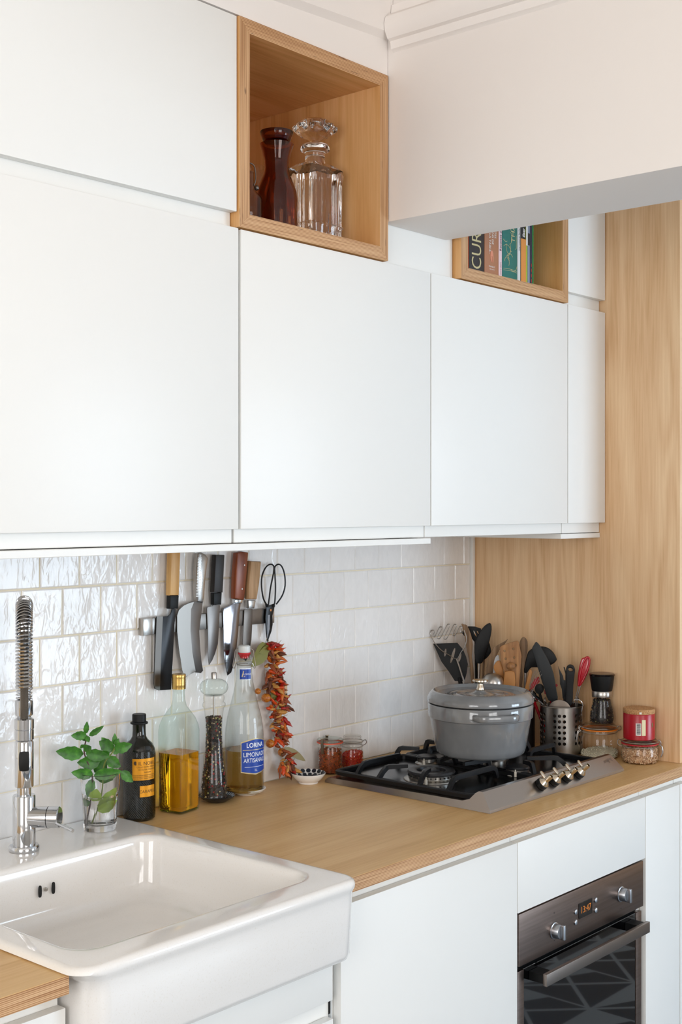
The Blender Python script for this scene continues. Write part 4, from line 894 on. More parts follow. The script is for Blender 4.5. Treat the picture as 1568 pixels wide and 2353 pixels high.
# ================================================================ utensil holders
def holder(label, x, y, r, h_, m, holes=False):
    t_ = thing('utensil_holder', label, 'utensil holder', (x, y, WT)); z = WT+.0005
    if not holes:
        obj('pot', lathe([(0, z), (r-.003, z), (r, z+.003), (r, z+h_-.002), (r-.0015, z+h_), (r-.005, z+h_-.001), (r-.006, z+h_-.004), (r-.006, z+.006), (0, z+.006)], (x, y), 48), m, t_)
        return t_
    # perforated wall: rows of round holes cut through the steel
    bm = B(); rows, G = 6, 6; z_a = z+.0245; dz = .0150; z_b = z_a+rows*dz
    def P(a, zz, rr): return (x+rr*cos(a), y+rr*sin(a), zz)
    cw = .225; gw = (2*pi/G-3*cw); cuts = []
    for g in range(G):
        a0 = g*2*pi/G+.12
        for k in range(3): cuts.append((a0+k*cw, a0+(k+1)*cw, True))
        cuts.append((a0+3*cw, a0+3*cw+gw, False))
    def q4(a0, a1, za, zb_, n_):
        for q in range(n_):
            b0, b1 = a0+(a1-a0)*q/n_, a0+(a1-a0)*(q+1)/n_; bm.faces.new([bm.verts.new(P(a, w_, r)) for a, w_ in ((b0, za), (b1, za), (b1, zb_), (b0, zb_))])
    for a0, a1, hole in cuts:
        q4(a0, a1, z, z_a, 4); q4(a0, a1, z_b, z+h_, 4)
        if not hole: q4(a0, a1, z_a, z_b, 4); continue
        for rw in range(rows):
            za = z_a+rw*dz; am = (a0+a1)/2; zm = za+dz/2; hr = .0045
            sq_ = [(-1, -1), (-.5, -1), (0, -1), (.5, -1), (1, -1), (1, -.5), (1, 0), (1, .5), (1, 1), (.5, 1), (0, 1), (-.5, 1), (-1, 1), (-1, .5), (-1, 0), (-1, -.5)]
            vo = [bm.verts.new(P(am+u_*cw/2, zm+v_*dz/2, r)) for u_, v_ in sq_]; ang = [atan2(v_, u_) for u_, v_ in sq_]
            vi = [bm.verts.new(P(am+cos(t_)*hr/r, zm+sin(t_)*hr, r)) for t_ in ang]; vd = [bm.verts.new(P(am+cos(t_)*hr/r, zm+sin(t_)*hr, r-.0012)) for t_ in ang]
            for i in range(16):
                j = (i+1) % 16; bm.faces.new((vo[i], vo[j], vi[j], vi[i])); bm.faces.new((vi[i], vi[j], vd[j], vd[i]))
    bmesh.ops.remove_doubles(bm, verts=bm.verts, dist=.00002)
    obj('perforated_cup', bm, m, t_, smooth=30)
    obj('rim', tube([(x+r*cos(2*pi*i/48), y+r*sin(2*pi*i/48), z+h_) for i in range(48)], .0014, 6, closed=True), m, t_)
    obj('base', lathe([(0, z), (r-.001, z), (r-.001, z+.001), (0, z+.001)], (x, y), 48), m, t_)
    return t_
ax_, ay_ = 2.977, -.085
holder('grey stoneware crock behind the casserole, holding black spatulas', ax_, ay_, .062, .163, mat('grey_stoneware', '#8d8b88', .5))
bx2, by2 = 2.965, -.240
holder('dark pot behind the casserole, holding the wooden utensils', bx2, by2, .050, .125, mat('black_glaze', '#15100f', .3))
sx_, sy_ = 3.027, -.345
holder('perforated stainless steel utensil holder right of the casserole', sx_, sy_, .0585, .129, mat('satin_steel', '#a8a39d', .3, 1), True)
FA = viewF(ax_, ay_, 0.9571); FB = viewF(bx2, by2, 0.9909); FS = viewF(sx_, sy_, 1.0253)
def ut(name, label, F, base, cat='utensil', group='kitchen utensils in the holders'):
    p = F(*base); return thing(name, label, cat, p, group)
# z of holder floors
ZI = WT+.010
# --- crock by the tiles
m_ = ut('potato_masher', 'steel wire potato masher with zigzag head in the grey crock', FA, (-.03, ZI)); 
zz = [(-0.1204,1.2195),(-0.1209,1.2261),(-0.1169,1.2314),(-0.1102,1.2308),(-0.1097,1.2262),(-0.1138,1.2171),(-0.1109,1.2129),(-0.1074,1.2160),(-0.0962,1.2388),(-0.0907,1.2412),(-0.0876,1.2376),(-0.1014,1.2125),(-0.0971,1.2078),(-0.0924,1.2114),(-0.0741,1.2461),(-0.0694,1.2490),(-0.0663,1.2450),(-0.0824,1.2115),(-0.0789,1.2068),(-0.0734,1.2104),(-0.0563,1.2451),(-0.0504,1.2487),(-0.0473,1.2440),(-0.0587,1.2213),(-0.0552,1.2170),(-0.0497,1.2202),(-0.0398,1.2405),(-0.0350,1.2434),(-0.0315,1.2406),(-0.0362,1.2286),(-0.0327,1.2256),(-0.0279,1.2287)]
obj('zigzag_head', tube(smoothpath([FA(a, b, .030) for a, b in zz], 3), .0014, 6), steel, m_)
zz = [(-0.1204,1.2195),(-0.1109,1.1993),(-0.0919,1.1769),(-0.0682,1.1617),(-0.0464,1.1508),(-0.0350,1.1680),(-0.0220,1.1896),(-0.0189,1.2110),(-0.0256,1.2323)]
obj('wire_arms', tube(smoothpath([FA(a, b, .030+.002*0) for a, b in zz], 4), .0013, 6), steel, m_)
zz = [(-0.0464,1.1508),(-0.0398,1.1323),(-0.0267,1.0909)]
P = [FA(a, b, .031) for a, b in zz]; obj('shaft', tube(P+[FA(-.026, ZI+.006, .026)], .0028, 8), steel, m_)
o = ut('slotted_spatula', 'wide black slotted spatula leaning left in the grey crock', FA, (-.02, ZI))
P = [(-0.1128,1.1921),(-0.0445,1.1957),(-0.0291,1.1776),(-0.0197,1.1563),(-0.0147,1.1350),(-0.0185,1.1088),(-0.0244,1.0874),(-0.0516,1.0870),(-0.0682,1.1129),(-0.0895,1.1412)]
H = [ell(*[(-0.0789,1.1675)][0], .0030, .0115, -.15), ell(*[(-0.0575,1.1595)][0], .0036, .0225, -.28), ell(*[(-0.0379,1.1537)][0], .0034, .0130, -.25)]
obj('blade', prism(P, FA, .0022, holes=H, d0=.020), blackp, o); e = [(-0.0386,1.0896)][0]
obj('handle', tube([FA(e[0], e[1]+.008, .0205), FA(-.010, ZI+.006, .006)], .006, 8), blackp, o)
o = ut('wooden_spoon', 'wooden spoon seen edge-on beside the masher in the crock', FA, (0, ZI))
P = smooth2([(-0.0334,1.2484),(-0.0256,1.2470),(-0.0173,1.2443),(-0.0067,1.2206),(-0.0007,1.1898),(-0.0038,1.1565),(0.0009,1.1233),(0.0023,1.0830),(-0.0062,1.0829),(-0.0090,1.1232),(-0.0118,1.1469),(-0.0204,1.1872),(-0.0256,1.2228)], 2)
obj('spoon', prism(P, FA, .008, d0=.008, bev=.002), woodg, o); obj('handle', tube([FA([(-0.0019,1.0853)][0][0], 1.072, .012), FA(.004, ZI+.006, 0)], .0048, 8), woodg, o)
o = ut('slotted_turner', 'black slotted turner at the back of the grey crock', FA, (.01, ZI))
P = [(-0.0338,1.2227),(-0.0256,1.2109),(-0.0067,1.2076),(0.0075,1.1899),(0.0158,1.1900),(0.0229,1.2328),(0.0052,1.2386),(-0.0137,1.2391)]
H = [ell(*[(0.0052,1.2184)][0], .0016, .0095, .45), ell(*[(0.0132,1.2220)][0], .0013, .0050, .45)]
obj('blade', prism(P, FA, .002, holes=H, d0=-.020), blackp, o); obj('handle', tube([FA(*[(0.0075,1.1947)][0], -.019), FA(.012, ZI+.006, -.014)], .004, 8), blackp, o)
o = ut('silicone_spatula', 'tall black silicone spoonula with steel shaft in the crock', FA, (.012, ZI))
P = smooth2([(0.0471,1.2520),(0.0523,1.2426),(0.0509,1.2212),(0.0429,1.1879),(0.0323,1.1570),(0.0252,1.1379),(0.0111,1.1377),(0.0047,1.1543),(0.0033,1.1804),(0.0052,1.1970),(0.0181,1.2256),(0.0335,1.2448)], 2)
obj('head', prism(P, FA, .009, d0=.006, bev=.003), blackp, o); e = [(0.0174,1.1402)][0]
obj('shaft', tube([FA(e[0], e[1]+.004, .010), FA(.012, ZI+.006, .004)], .0036, 8), steel, o)
o = ut('silicone_spatula', 'second black spatula half hidden behind the tall spoonula', FA, (.02, ZI))
P = smooth2([(0.0441,1.1974),(0.0504,1.1762),(0.0495,1.1643),(0.0382,1.1499),(0.0288,1.1451),(0.0264,1.1569),(0.0358,1.1784)], 2)
obj('head', prism(P, FA, .005, d0=-.010, bev=.001), blackp, o); obj('shaft', tube([FA(*[(0.0311,1.1498)][0], -.008), FA(.018, ZI+.006, -.004)], .0030, 8), woodg, o)
# --- dark pot: wooden things
zf = lambda: None
o = ut('wooden_spoon', 'large brown wooden spoon with curved neck at the back', FB, (-.03, ZI))
P = smooth2([(-0.0243,1.2129),(-0.0323,1.2071),(-0.0472,1.1988),(-0.0620,1.1893),(-0.0712,1.1753),(-0.0769,1.1591),(-0.0827,1.1359),(-0.0896,1.1150),(-0.0896,1.0988),(-0.0735,1.0991),(-0.0655,1.1223),(-0.0609,1.1501),(-0.0552,1.1664),(-0.0472,1.1826),(-0.0346,1.1967)], 2)
obj('spoon', prism(P, FB, .006, d0=-.030, bev=.0015), woodg, o); obj('handle', tube([FB(*[(-0.0815,1.1013)][0], -.027), FB(-.030, ZI+.006, -.010)], .005, 8), woodg, o)
o = ut('plastic_spatula', 'pale grey plastic spatula behind the orange spoon', FB, (-.02, ZI))
P = smooth2([(-0.0494,1.1688),(-0.0575,1.1652),(-0.0625,1.1501),(-0.0648,1.1224),(-0.0620,1.0993),(-0.0529,1.0995),(-0.0472,1.1365)], 2)
obj('blade', prism(P, FB, .002, d0=-.012), mat('pale_plastic', '#b9bbbd', .4), o); obj('handle', tube([FB(*[(-0.0575,1.1017)][0], -.011), FB(-.024, ZI+.006, -.006)], .004, 8), mat('pale_plastic', '#b9bbbd', .4), o)
oran = mat('orange_wood', '#b0763a', .55)
o = ut('wooden_spoon', 'small orange-brown wooden spoon left of the pierced turner', FB, (-.015, ZI))
P = smooth2([(-0.0529,1.1549),(-0.0632,1.1408),(-0.0620,1.1293),(-0.0540,1.1156),(-0.0460,1.0996),(-0.0357,1.0952),(-0.0346,1.1137),(-0.0414,1.1504)], 2)
obj('spoon', prism(P, FB, .007, d0=-.006, bev=.002), oran, o); obj('handle', tube([FB(*[(-0.0414,1.0974)][0], -.003), FB(-.016, ZI+.006, 0)], .005, 8), oran, o)
o = ut('ladle', 'steel ladle bowl turned upside down behind the casserole knob', FB, (-.04, ZI))
e = [(-0.0655,1.1016)][0]; c_ = FB(e[0], e[1]-.008, .030); bm = B()
lathe([(.0300, c_.z-.006), (.0298, c_.z+.006), (.0275, c_.z+.017), (.0215, c_.z+.025), (.012, c_.z+.030), (0, c_.z+.0315)], (c_.x, c_.y), 32, bm)
obj('bowl', bm, steel, o, smooth=60); obj('shaft', tube([c_+Vector((0, 0, .0)), FB(-.026, ZI+.006, .004)], .0030, 8), steel, o)
o = ut('pierced_turner', 'flat wooden turner pierced with five round holes', FB, (.02, ZI))
P = [(-0.0465,1.1930),(-0.0414,1.1977),(-0.0209,1.2061),(0.0019,1.2124),(0.0061,1.2083),(0.0133,1.1698),(0.0092,1.1237),(0.0061,1.0810),(-0.0357,1.0802),(-0.0346,1.1275),(-0.0426,1.1504)]
H = [ell(*q, .0029, .0032, 0, 12) for q in [(-0.0334,1.1840),(-0.0095,1.1897),(-0.0307,1.1621),(-0.0072,1.1658),(-0.0031,1.1446)]]
obj('blade', prism(P, FB, .006, holes=H, d0=.004, bev=.0012), woodm, o); obj('handle', tube([FB(*[(-0.0152,1.0841)][0], .007), FB(.004, ZI+.006, .004)], .006, 8), woodm, o)
o = ut('honey_spoon', 'wooden handle with round knob in front of the pierced turner', FB, (.01, ZI))
P = smooth2([(-0.0334,1.1229),(-0.0300,1.1287),(-0.0186,1.1319),(-0.0083,1.1291),(-0.0049,1.1211),(-0.0053,1.0808),(-0.0357,1.0802)], 2)
obj('handle', prism(P, FB, .011, d0=.015, bev=.003), oran, o); e = [(-0.0163,1.1444)][0]; obj('knob', uvsphere(FB(e[0], e[1], .0265), .0125, sz=.85, u=20, v=12), woodm, o)
obj('stick', tube([FB(*[(-0.0197,1.0840)][0], .017), FB(.006, ZI+.006, .012)], .005, 8), oran, o)
o = ut('wooden_spoon', 'dull greyish wooden spoon standing right of the pierced turner', FB, (.03, ZI))
P = smooth2([(0.0202,1.2205),(0.0111,1.2130),(0.0076,1.1973),(0.0129,1.1698),(0.0111,1.1237),(0.0070,1.0811),(0.0133,1.0812),(0.0190,1.1239),(0.0247,1.1607),(0.0297,1.1838),(0.0304,1.2068)], 2)
obj('spoon', prism(P, FB, .006, d0=-.024, bev=.002), woodg, o); obj('handle', tube([FB(*[(0.0102,1.0846)][0], -.021), FB(.014, ZI+.006, -.004)], .0048, 8), woodg, o)
o = ut('black_ladle', 'big black nylon ladle head behind the long dark turner', FB, (.04, ZI))
P = smooth2([(0.0206,1.1310),(0.0251,1.1570),(0.0320,1.1790),(0.0478,1.1902),(0.0694,1.1945),(0.0871,1.1898),(0.1008,1.1781),(0.1096,1.1623),(0.1083,1.1544),(0.0959,1.1442),(0.0753,1.1379),(0.0576,1.1360),(0.0409,1.1357),(0.0330,1.1272),(0.0281,1.1201),(0.0212,1.1200)], 2)
obj('head', prism(P, FB, .012, d0=-.030, bev=.005), blackp, o); e = [(0.0241,1.1231)][0]
obj('shaft', tube([FB(e[0], e[1]+.003, -.024), FB(.022, ZI+.006, -.020)], .0036, 8), steel, o)
o = ut('wooden_spatula', 'light wooden handle leaning beside the steel shaft', FB, (.04, ZI))
P = [(0.0344,1.1332),(0.0395,1.1353),(0.0422,1.1274),(0.0330,1.0714),(0.0202,1.0751)]
obj('blade', prism(P, FB, .006, d0=.012, bev=.002), oran, o); obj('handle', tube([FB(*[(0.0271,1.0773)][0], .015), FB(.026, ZI+.006, .006)], .005, 8), oran, o)
o = ut('balloon_whisk', 'thin wire whisk fanning out behind the dark turner', FB, (.05, ZI)); bmw = B()
wp_ = [(0.0600,1.1346),(0.0379,1.0815),(0.0651,1.1317),(0.0409,1.0795),(0.0533,1.1335),(0.0355,1.0834),(0.0686,1.1239),(0.0448,1.0776),(0.0497,1.1325),(0.0340,1.0874)]
for i in range(0, len(wp_), 2): tube(smoothpath([FB(*wp_[i], .022), FB((wp_[i][0]+wp_[i+1][0])/2-.002, (wp_[i][1]+wp_[i+1][1])/2, .024), FB(*wp_[i+1], .024)], 3), .0006, 5, bmw)
obj('wires', bmw, steel, o); e = wp_[3]; obj('handle', tube([FB(*e, .024), FB(.030, ZI+.006, .010)], .004, 8), steel, o)
# --- steel holder
o = ut('silicone_brush', 'red silicone brush showing behind the small steel ladle', FS, (-.03, ZI)); bmq = B()
rb = [(-0.0869,1.0758),(-0.0820,1.0919),(-0.0741,1.1040),(-0.0663,1.1081),(-0.0604,1.1083),(-0.0594,1.0984),(-0.0663,1.0922),(-0.0741,1.0841),(-0.0820,1.0719)]
prism(rb, FS, .006, bm=bmq, d0=-.012)
for q in ((345, 735), (320, 722), (300, 738)): pass
for tip in [(-0.0663,1.1121),(-0.0619,1.1118),(-0.0580,1.1099),(-0.0722,1.1090)]: tube([FS((rb[4][0]+rb[2][0])/2, (rb[4][1]+rb[2][1])/2-.004, -.009), FS(tip[0], tip[1], -.009)], .0016, 5, bmq)
obj('bristles', bmq, redp, o); obj('handle', tube([FS(*rb[0], -.009), FS(-.028, ZI+.006, -.006)], .0042, 8), redp, o)
o = ut('silicone_spoon', 'round black silicone spoon beside the small steel ladle', FS, (-.02, ZI)); e = [(-0.0600,1.0804)][0]
obj('head', prism(ell(e[0], e[1], .0125, .0145, -.2, 20), FS, .006, d0=-.002, bev=.002), blackp, o); obj('handle', tube([FS(e[0], e[1]-.010, .001), FS(-.018, ZI+.006, 0)], .004, 8), blackp, o)
o = ut('red_spatula', 'red silicone spatula mostly hidden behind the long dark turner', FS, (.0, ZI))
P = [(-0.0123,1.0935),(-0.0090,1.0876),(-0.0133,1.0860),(-0.0211,1.0735),(-0.0417,1.0630),(-0.0466,1.0649),(-0.0466,1.0748),(-0.0211,1.0893)]
obj('blade', prism(P, FS, .003, d0=-.016), redp, o); obj('handle', tube([FS(*[(-0.0329,1.0692)][0], -.014), FS(-.004, ZI+.006, -.010)], .004, 8), redp, o)
def ladle(o, F, c, ra, d, tiltdir, m, sh):
    """small open bowl tilted towards tiltdir (unit vector = rim normal)"""
    bm = B(); nn = Vector(tiltdir).normalized(); u_ = nn.orthogonal().normalized(); v_ = nn.cross(u_); R_ = []
    pf = [(1, 0), (.97, -.15), (.86, -.4), (.65, -.65), (.35, -.85), (.05, -.9)]
    for r_, h_ in pf: R_.append([c+(u_*cos(2*pi*i/24)+v_*sin(2*pi*i/24))*ra*r_+nn*d*h_ for i in range(24)])
    for r_, h_ in reversed(pf): R_.append([c+(u_*cos(2*pi*i/24)+v_*sin(2*pi*i/24))*ra*(r_*.95)+nn*(d*h_+.0008) for i in range(24)])
    loft(R_, bm); obj('bowl', bm, m, o, smooth=60); obj('shaft', tube(sh, .0024, 8), m, o)
o = ut('ladle', 'small shiny steel ladle leaning over the casserole rim', FS, (-.04, ZI))
e = [(-0.0712,1.0643)][0]; c_ = FS(e[0], e[1], .012)
ladle(o, FS, c_, .0195, .020, FS.u*.72+Vector((0, 0, 1))*.55+FS.n*.25, chrome, [FS(e[0]+.010, e[1]-.014, .012), FS(-.026, ZI+.10, .014), FS(-.02, ZI+.006, .012)])
o = ut('measuring_spoon', 'small steel spoon just above the holder rim at left', FS, (-.035, ZI))
e = [(-0.0403,1.0511)][0]; ladle(o, FS, FS(e[0], e[1], .016), .0095, .009, FS.u*.8+Vector((0, 0, 1))*.4+FS.n*.3, steel, [FS(e[0]+.002, e[1]-.008, .016), FS(-.02, ZI+.006, .016)])
o = ut('long_turner', 'long dark grey nylon turner leaning left in the steel holder', FS, (0, ZI))
P = smooth2([(-0.0682,1.2115),(-0.0741,1.2035),(-0.0796,1.1930),(-0.0771,1.1815),(-0.0663,1.1479),(-0.0525,1.1025),(-0.0427,1.0729),(-0.0349,1.0513),(-0.0104,1.0519),(-0.0133,1.0776),(-0.0211,1.1251),(-0.0349,1.1605),(-0.0476,1.1841),(-0.0584,1.2018)], 2)
obj('blade', prism(P, FS, .004, d0=.014, bev=.0012), dgrey, o); obj('handle', tube([FS(*[(-0.0227,1.0536)][0], .016), FS(-.004, ZI+.006, .008)], .006, 8), dgrey, o)
o = ut('skimming_disc', 'round brownish steel skimmer disc above the holder rim', FS, (.0, ZI)); e = [(-0.0051,1.0302)][0]
obj('disc', prism(ell(e[0], e[1], .0300, .0262, 0, 40), FS, .0016, d0=.034, bev=.0005), mat('brown_steel', '#6f665e', .38, 1), o); obj('shaft', tube([FS(e[0], e[1]-.015, .0338), FS(.002, ZI+.006, .030)], .0024, 8), steel, o)
o = ut('meat_fork', 'black two-pronged fork right of the long turner', FS, (.02, ZI))
P = [(-0.0094,1.1462),(-0.0051,1.1353),(0.0043,1.1177),(0.0062,1.1068),(0.0105,1.1060),(0.0105,1.1238),(0.0054,1.1431),(0.0086,1.1424),(0.0150,1.1239),(0.0160,1.1021),(0.0150,1.0565),(0.0033,1.0562),(0.0008,1.0819),(-0.0039,1.0957),(-0.0045,1.1175)]
obj('fork', prism(P, FS, .0035, d0=.004, bev=.0008), dgrey, o); obj('handle', tube([FS(*[(0.0092,1.0584)][0], .006), FS(.016, ZI+.006, .004)], .0045, 8), dgrey, o)
o = ut('nylon_tool', 'upright black utensil with a hanging hole in its handle end', FS, (.03, ZI))
P = smooth2([(0.0242,1.1510),(0.0170,1.1481),(0.0125,1.1387),(0.0121,1.1139),(0.0117,1.0743),(0.0097,1.0524),(0.0131,1.0386),(0.0257,1.0390),(0.0306,1.0549),(0.0320,1.0946),(0.0355,1.1243),(0.0364,1.1382),(0.0320,1.1480)], 2)
obj('handle', prism(P, FS, .010, holes=[ell(*[(0.0244,1.1370)][0], .0062, .0042, -.3, 14)], d0=.010, bev=.0025), blackp, o); obj('tool', tube([FS(*[(0.0199,1.0408)][0], .015), FS(.022, ZI+.006, .012)], .003, 8), steel, o)
o = ut('red_whisk', 'bright red loop-handled whisk in the steel holder', FS, (.04, ZI))
P = smooth2([(0.0704,1.1741),(0.0617,1.1704),(0.0539,1.1663),(0.0491,1.1504),(0.0448,1.1265),(0.0429,1.1027),(0.0436,1.0929),(0.0468,1.0906),(0.0539,1.0951),(0.0627,1.1131),(0.0724,1.1350),(0.0778,1.1549),(0.0782,1.1668)], 2)
H = [smooth2([(0.0704,1.1666),(0.0656,1.1606),(0.0646,1.1507),(0.0670,1.1428),(0.0714,1.1548),(0.0728,1.1627)], 2)]
obj('handle', prism(P, FS, .008, holes=[], d0=.006, bev=.003), mat('red_handle', '#b3061f', .22, coat=.4), o, smooth=60)
obj('grip_loop', tube(smoothpath([FS(*q, .0145) for q in [(0.0462,1.0949),(0.0501,1.1247),(0.0569,1.1505),(0.0666,1.1695),(0.0743,1.1687),(0.0743,1.1509),(0.0666,1.1270),(0.0549,1.1030)]], 4), .0030, 8), mat('red_handle', '#b3061f', .22), o, smooth=60)
a_, b_ = [(0.0462,1.0919),(0.0394,1.0621)]; obj('shaft', tube([FS(*a_, .010), FS(*b_, .010), FS(.030, ZI+.006, .004)], .0014, 6), steel, o); obj('shaft', tube([FS(a_[0]+.006, a_[1]+.002, .010), FS(b_[0]+.004, b_[1], .010), FS(.034, ZI+.006, .004)], .0014, 6), steel, o)
o = ut('wire_whisk', 'small coil whisk with bright wire at the rim of the steel holder', FS, (.045, ZI))
P = [(0.0316,1.0461),(0.0331,1.0540),(0.0394,1.0568),(0.0491,1.0554),(0.0559,1.0477),(0.0572,1.0408)]
obj('wire_loop', tube(smoothpath([FS(*q, .024) for q in P], 4)+[FS(.036, ZI+.006, .010)], .0011, 6), chrome, o)
P = [(0.0378,1.0650),(0.0462,1.0603),(0.0384,1.0581),(0.0456,1.0563),(0.0390,1.0552)]; obj('coil', tube(smoothpath([FS(*q, .026) for q in P], 4), .0010, 6), chrome, o)

# ================================================================ knives on the wall
FK = wallF(0)
mb = thing('magnetic_knife_bar', 'steel magnetic knife bar fixed to the tiles', 'knife rack', (2.02, -.012, 1.3))
obj('bar', prism([(1.822, 1.2985), (2.222, 1.2985), (2.222, 1.3345), (1.822, 1.3345)], FK, .013, d0=.0035, bev=.001), mat('bar_steel', '#7d7873', .3, 1), mb)
obj('end_cap', prism([(1.817, 1.2975), (1.845, 1.2975), (1.845, 1.3355), (1.817, 1.3355)], FK, .016, d0=.0035, bev=.003), steel, mb)
obj('end_cap', prism([(2.214, 1.2975), (2.232, 1.2975), (2.232, 1.3355), (2.214, 1.3355)], FK, .016, d0=.0035, bev=.003), steel, mb)
YB = -.0175   # knife blades lie on the face of the bar
FB_ = wallF(YB)
def knife(name, label, parts, cat='knife'):
    p0 = parts[0][1][0]; o = thing(name, label, cat, (p0[0], YB, p0[1]), 'knives on the magnetic bar')
    for nm, P, th, d0, m, bev in parts: obj(nm, prism(P, FB_, th, d0=d0, bev=bev), m, o, smooth=40)
    return o
bladeb = mat('black_blade', '#17171a', .35, .3); lightw = mat('light_handle_wood', '#d0a263', .45); brw = mat('red_brown_handle_wood', '#7e3a16', .35); oakh = mat('worn_oak_handle', '#a07c58', .6)
for mm, a_c, b_c, s_ in ((lightw, '#b98743', '#dbb072', 70), (brw, '#66290d', '#934a20', 70), (oakh, '#836039', '#b8936b', 80)):
    t = NT(mm); nz = t.noise(t.coords((s_, s_, 8)), 1, 3); t.link(t.ramp(nz, [(.3, a_c), (.7, b_c)]), t.b.inputs['Base Color'])
Z3 = '320,1240,3.92'
knife('vegetable_knife', 'black rectangular blade knife with pale wooden handle, leftmost on the bar', [
 ('blade', [(1.8550,1.3380),(1.8870,1.3360),(1.8960,1.3400),(1.9010,1.3530),(1.9120,1.3510),(1.9100,1.3350),(1.9060,1.2820),(1.8980,1.1710),(1.8620,1.1730),(1.8500,1.1780),(1.8470,1.1890)], .0022, .0, bladeb, .0004),
 ('blade_edge', [(1.8550,1.3380),(1.8730,1.3370),(1.8690,1.2760),(1.8640,1.1730),(1.8510,1.1780),(1.8470,1.1870)], .0006, .0024, mat('ground_steel', '#6c6762', .4, 1), 0),
 ('ferrule', [(1.8900,1.3830),(1.9160,1.3820),(1.9140,1.3520),(1.8890,1.3530)], .015, -.006, blackp, .003), ('handle', [(1.8930,1.5080),(1.9210,1.5070),(1.9150,1.3820),(1.8880,1.3830)], .018, -.0075, lightw, .004)])
c_o = knife('cleaver', 'broad steel cleaver with ribbed steel handle, second from the left', [
 ('blade', [(1.9540,1.3640),(1.9680,1.3660),(1.9940,1.3610),(1.9880,1.3260),(1.9830,1.2960),(1.9860,1.2560),(1.9900,1.2260),(1.9950,1.2040),(1.9880,1.1990),(1.9680,1.2030),(1.9480,1.1980),(1.9400,1.1920),(1.9320,1.2110),(1.9210,1.2620),(1.9150,1.3010),(1.9150,1.3360),(1.9210,1.3490),(1.9350,1.3580)], .0024, 0, dsteel, .0005),
 ('blade_bevel', [(1.9510,1.3620),(1.9660,1.3640),(1.9570,1.3480),(1.9550,1.2980),(1.9610,1.2480),(1.9710,1.2050),(1.9460,1.1980),(1.9380,1.1930),(1.9300,1.2120),(1.9200,1.2620),(1.9150,1.3010),(1.9150,1.3360),(1.9200,1.3480),(1.9340,1.3570)], .0006, .0026, mat('polished_bevel', '#928d87', .30, 1), 0),
 ('handle', [(1.9740,1.4750),(1.9850,1.4770),(1.9980,1.4720),(2.0060,1.4630),(2.0020,1.4460),(1.9970,1.4160),(1.9940,1.3810),(1.9900,1.3610),(1.9710,1.3650),(1.9690,1.3970),(1.9700,1.4370)], .017, -.007, steel, .005)])
bm = B()
for i in range(26):
    z = 1.376+i*.0035
    box(1.9655+i*.0002, 1.9785+i*.0002, -.0283, -.0274, z, z+.0016, 0, bm=bm)
obj('grip_ribs', bm, steel, c_o)
knife('petty_knife', 'slim pointed knife with dark wooden handle, third from the left', [
 ('blade', [(2.0090,1.3510),(2.0250,1.3510),(2.0270,1.3540),(2.0490,1.3520),(2.0470,1.3320),(2.0450,1.2920),(2.0420,1.2620),(2.0330,1.2400),(2.0240,1.2250),(2.0140,1.2150),(2.0110,1.2390),(2.0100,1.2940),(2.0070,1.3450)], .002, 0, dsteel, .0004),
 ('ferrule', [(2.0240,1.3820),(2.0500,1.3810),(2.0480,1.3530),(2.0240,1.3540)], .014, -.006, blackp, .003), ('handle', [(2.0290,1.4700),(2.0580,1.4690),(2.0520,1.3810),(2.0230,1.3830)], .017, -.0075, mat('ebony', '#1c1512', .5), .004)])
k4 = knife('chef_knife', 'wide chef knife with red-brown riveted handle, reflecting the bottle', [
 ('blade', [(2.0610,1.3440),(2.0920,1.3530),(2.0970,1.3590),(2.1170,1.3570),(2.1120,1.3280),(2.1080,1.2870),(2.1020,1.2460),(2.0950,1.2110),(2.0850,1.1910),(2.0730,1.1850),(2.0660,1.2090),(2.0610,1.2350),(2.0600,1.2910),(2.0580,1.3310)], .002, 0, mat('mirror_blade', '#838083', .16, 1), .0004),
 ('bolster', [(2.0920,1.3630),(2.1180,1.3610),(2.1150,1.3520),(2.0920,1.3540)], .012, -.004, chrome, .002), ('handle', [(2.0980,1.4730),(2.1130,1.4760),(2.1350,1.4730),(2.1310,1.4310),(2.1210,1.3600),(2.0890,1.3650),(2.0920,1.4220)], .018, -.0075, brw, .005)])
for px_z in [(2.1200,1.4430),(2.1120,1.3870)]: obj('rivet', prism(ell(px_z[0], px_z[1], .0019, .0019, 0, 12), FB_, .0006, d0=.0106), steel, k4)
k5 = knife('small_cleaver', 'narrow worn knife with oak handle, right of the chef knife', [
 ('blade', [(2.1280,1.3370),(2.1560,1.3370),(2.1550,1.3050),(2.1520,1.2630),(2.1440,1.2320),(2.1340,1.2130),(2.1240,1.2190),(2.1230,1.2650),(2.1270,1.3170)], .002, 0, mat('worn_blade', '#6d6660', .4, 1), .0004),
 ('ferrule', [(2.1370,1.3590),(2.1630,1.3570),(2.1580,1.3380),(2.1390,1.3390)], .012, -.005, steel, .003), ('handle', [(2.1420,1.4520),(2.1780,1.4500),(2.1720,1.3980),(2.1630,1.3590),(2.1350,1.3610),(2.1340,1.3940)], .019, -.0075, oakh, .006)])
sc_ = thing('scissors', 'black iron loop-handled scissors, rightmost on the knife bar', 'scissors', (2.2, YB, 1.257), 'knives on the magnetic bar')
ci = mat('black_iron', '#151517', .35, .4)
lp1 = [(2.1970,1.3460),(2.1870,1.3600),(2.1810,1.3870),(2.1820,1.4130),(2.1940,1.4340),(2.2110,1.4420),(2.2230,1.4360),(2.2210,1.4170),(2.2120,1.3860),(2.2060,1.3540),(2.2030,1.3380)]
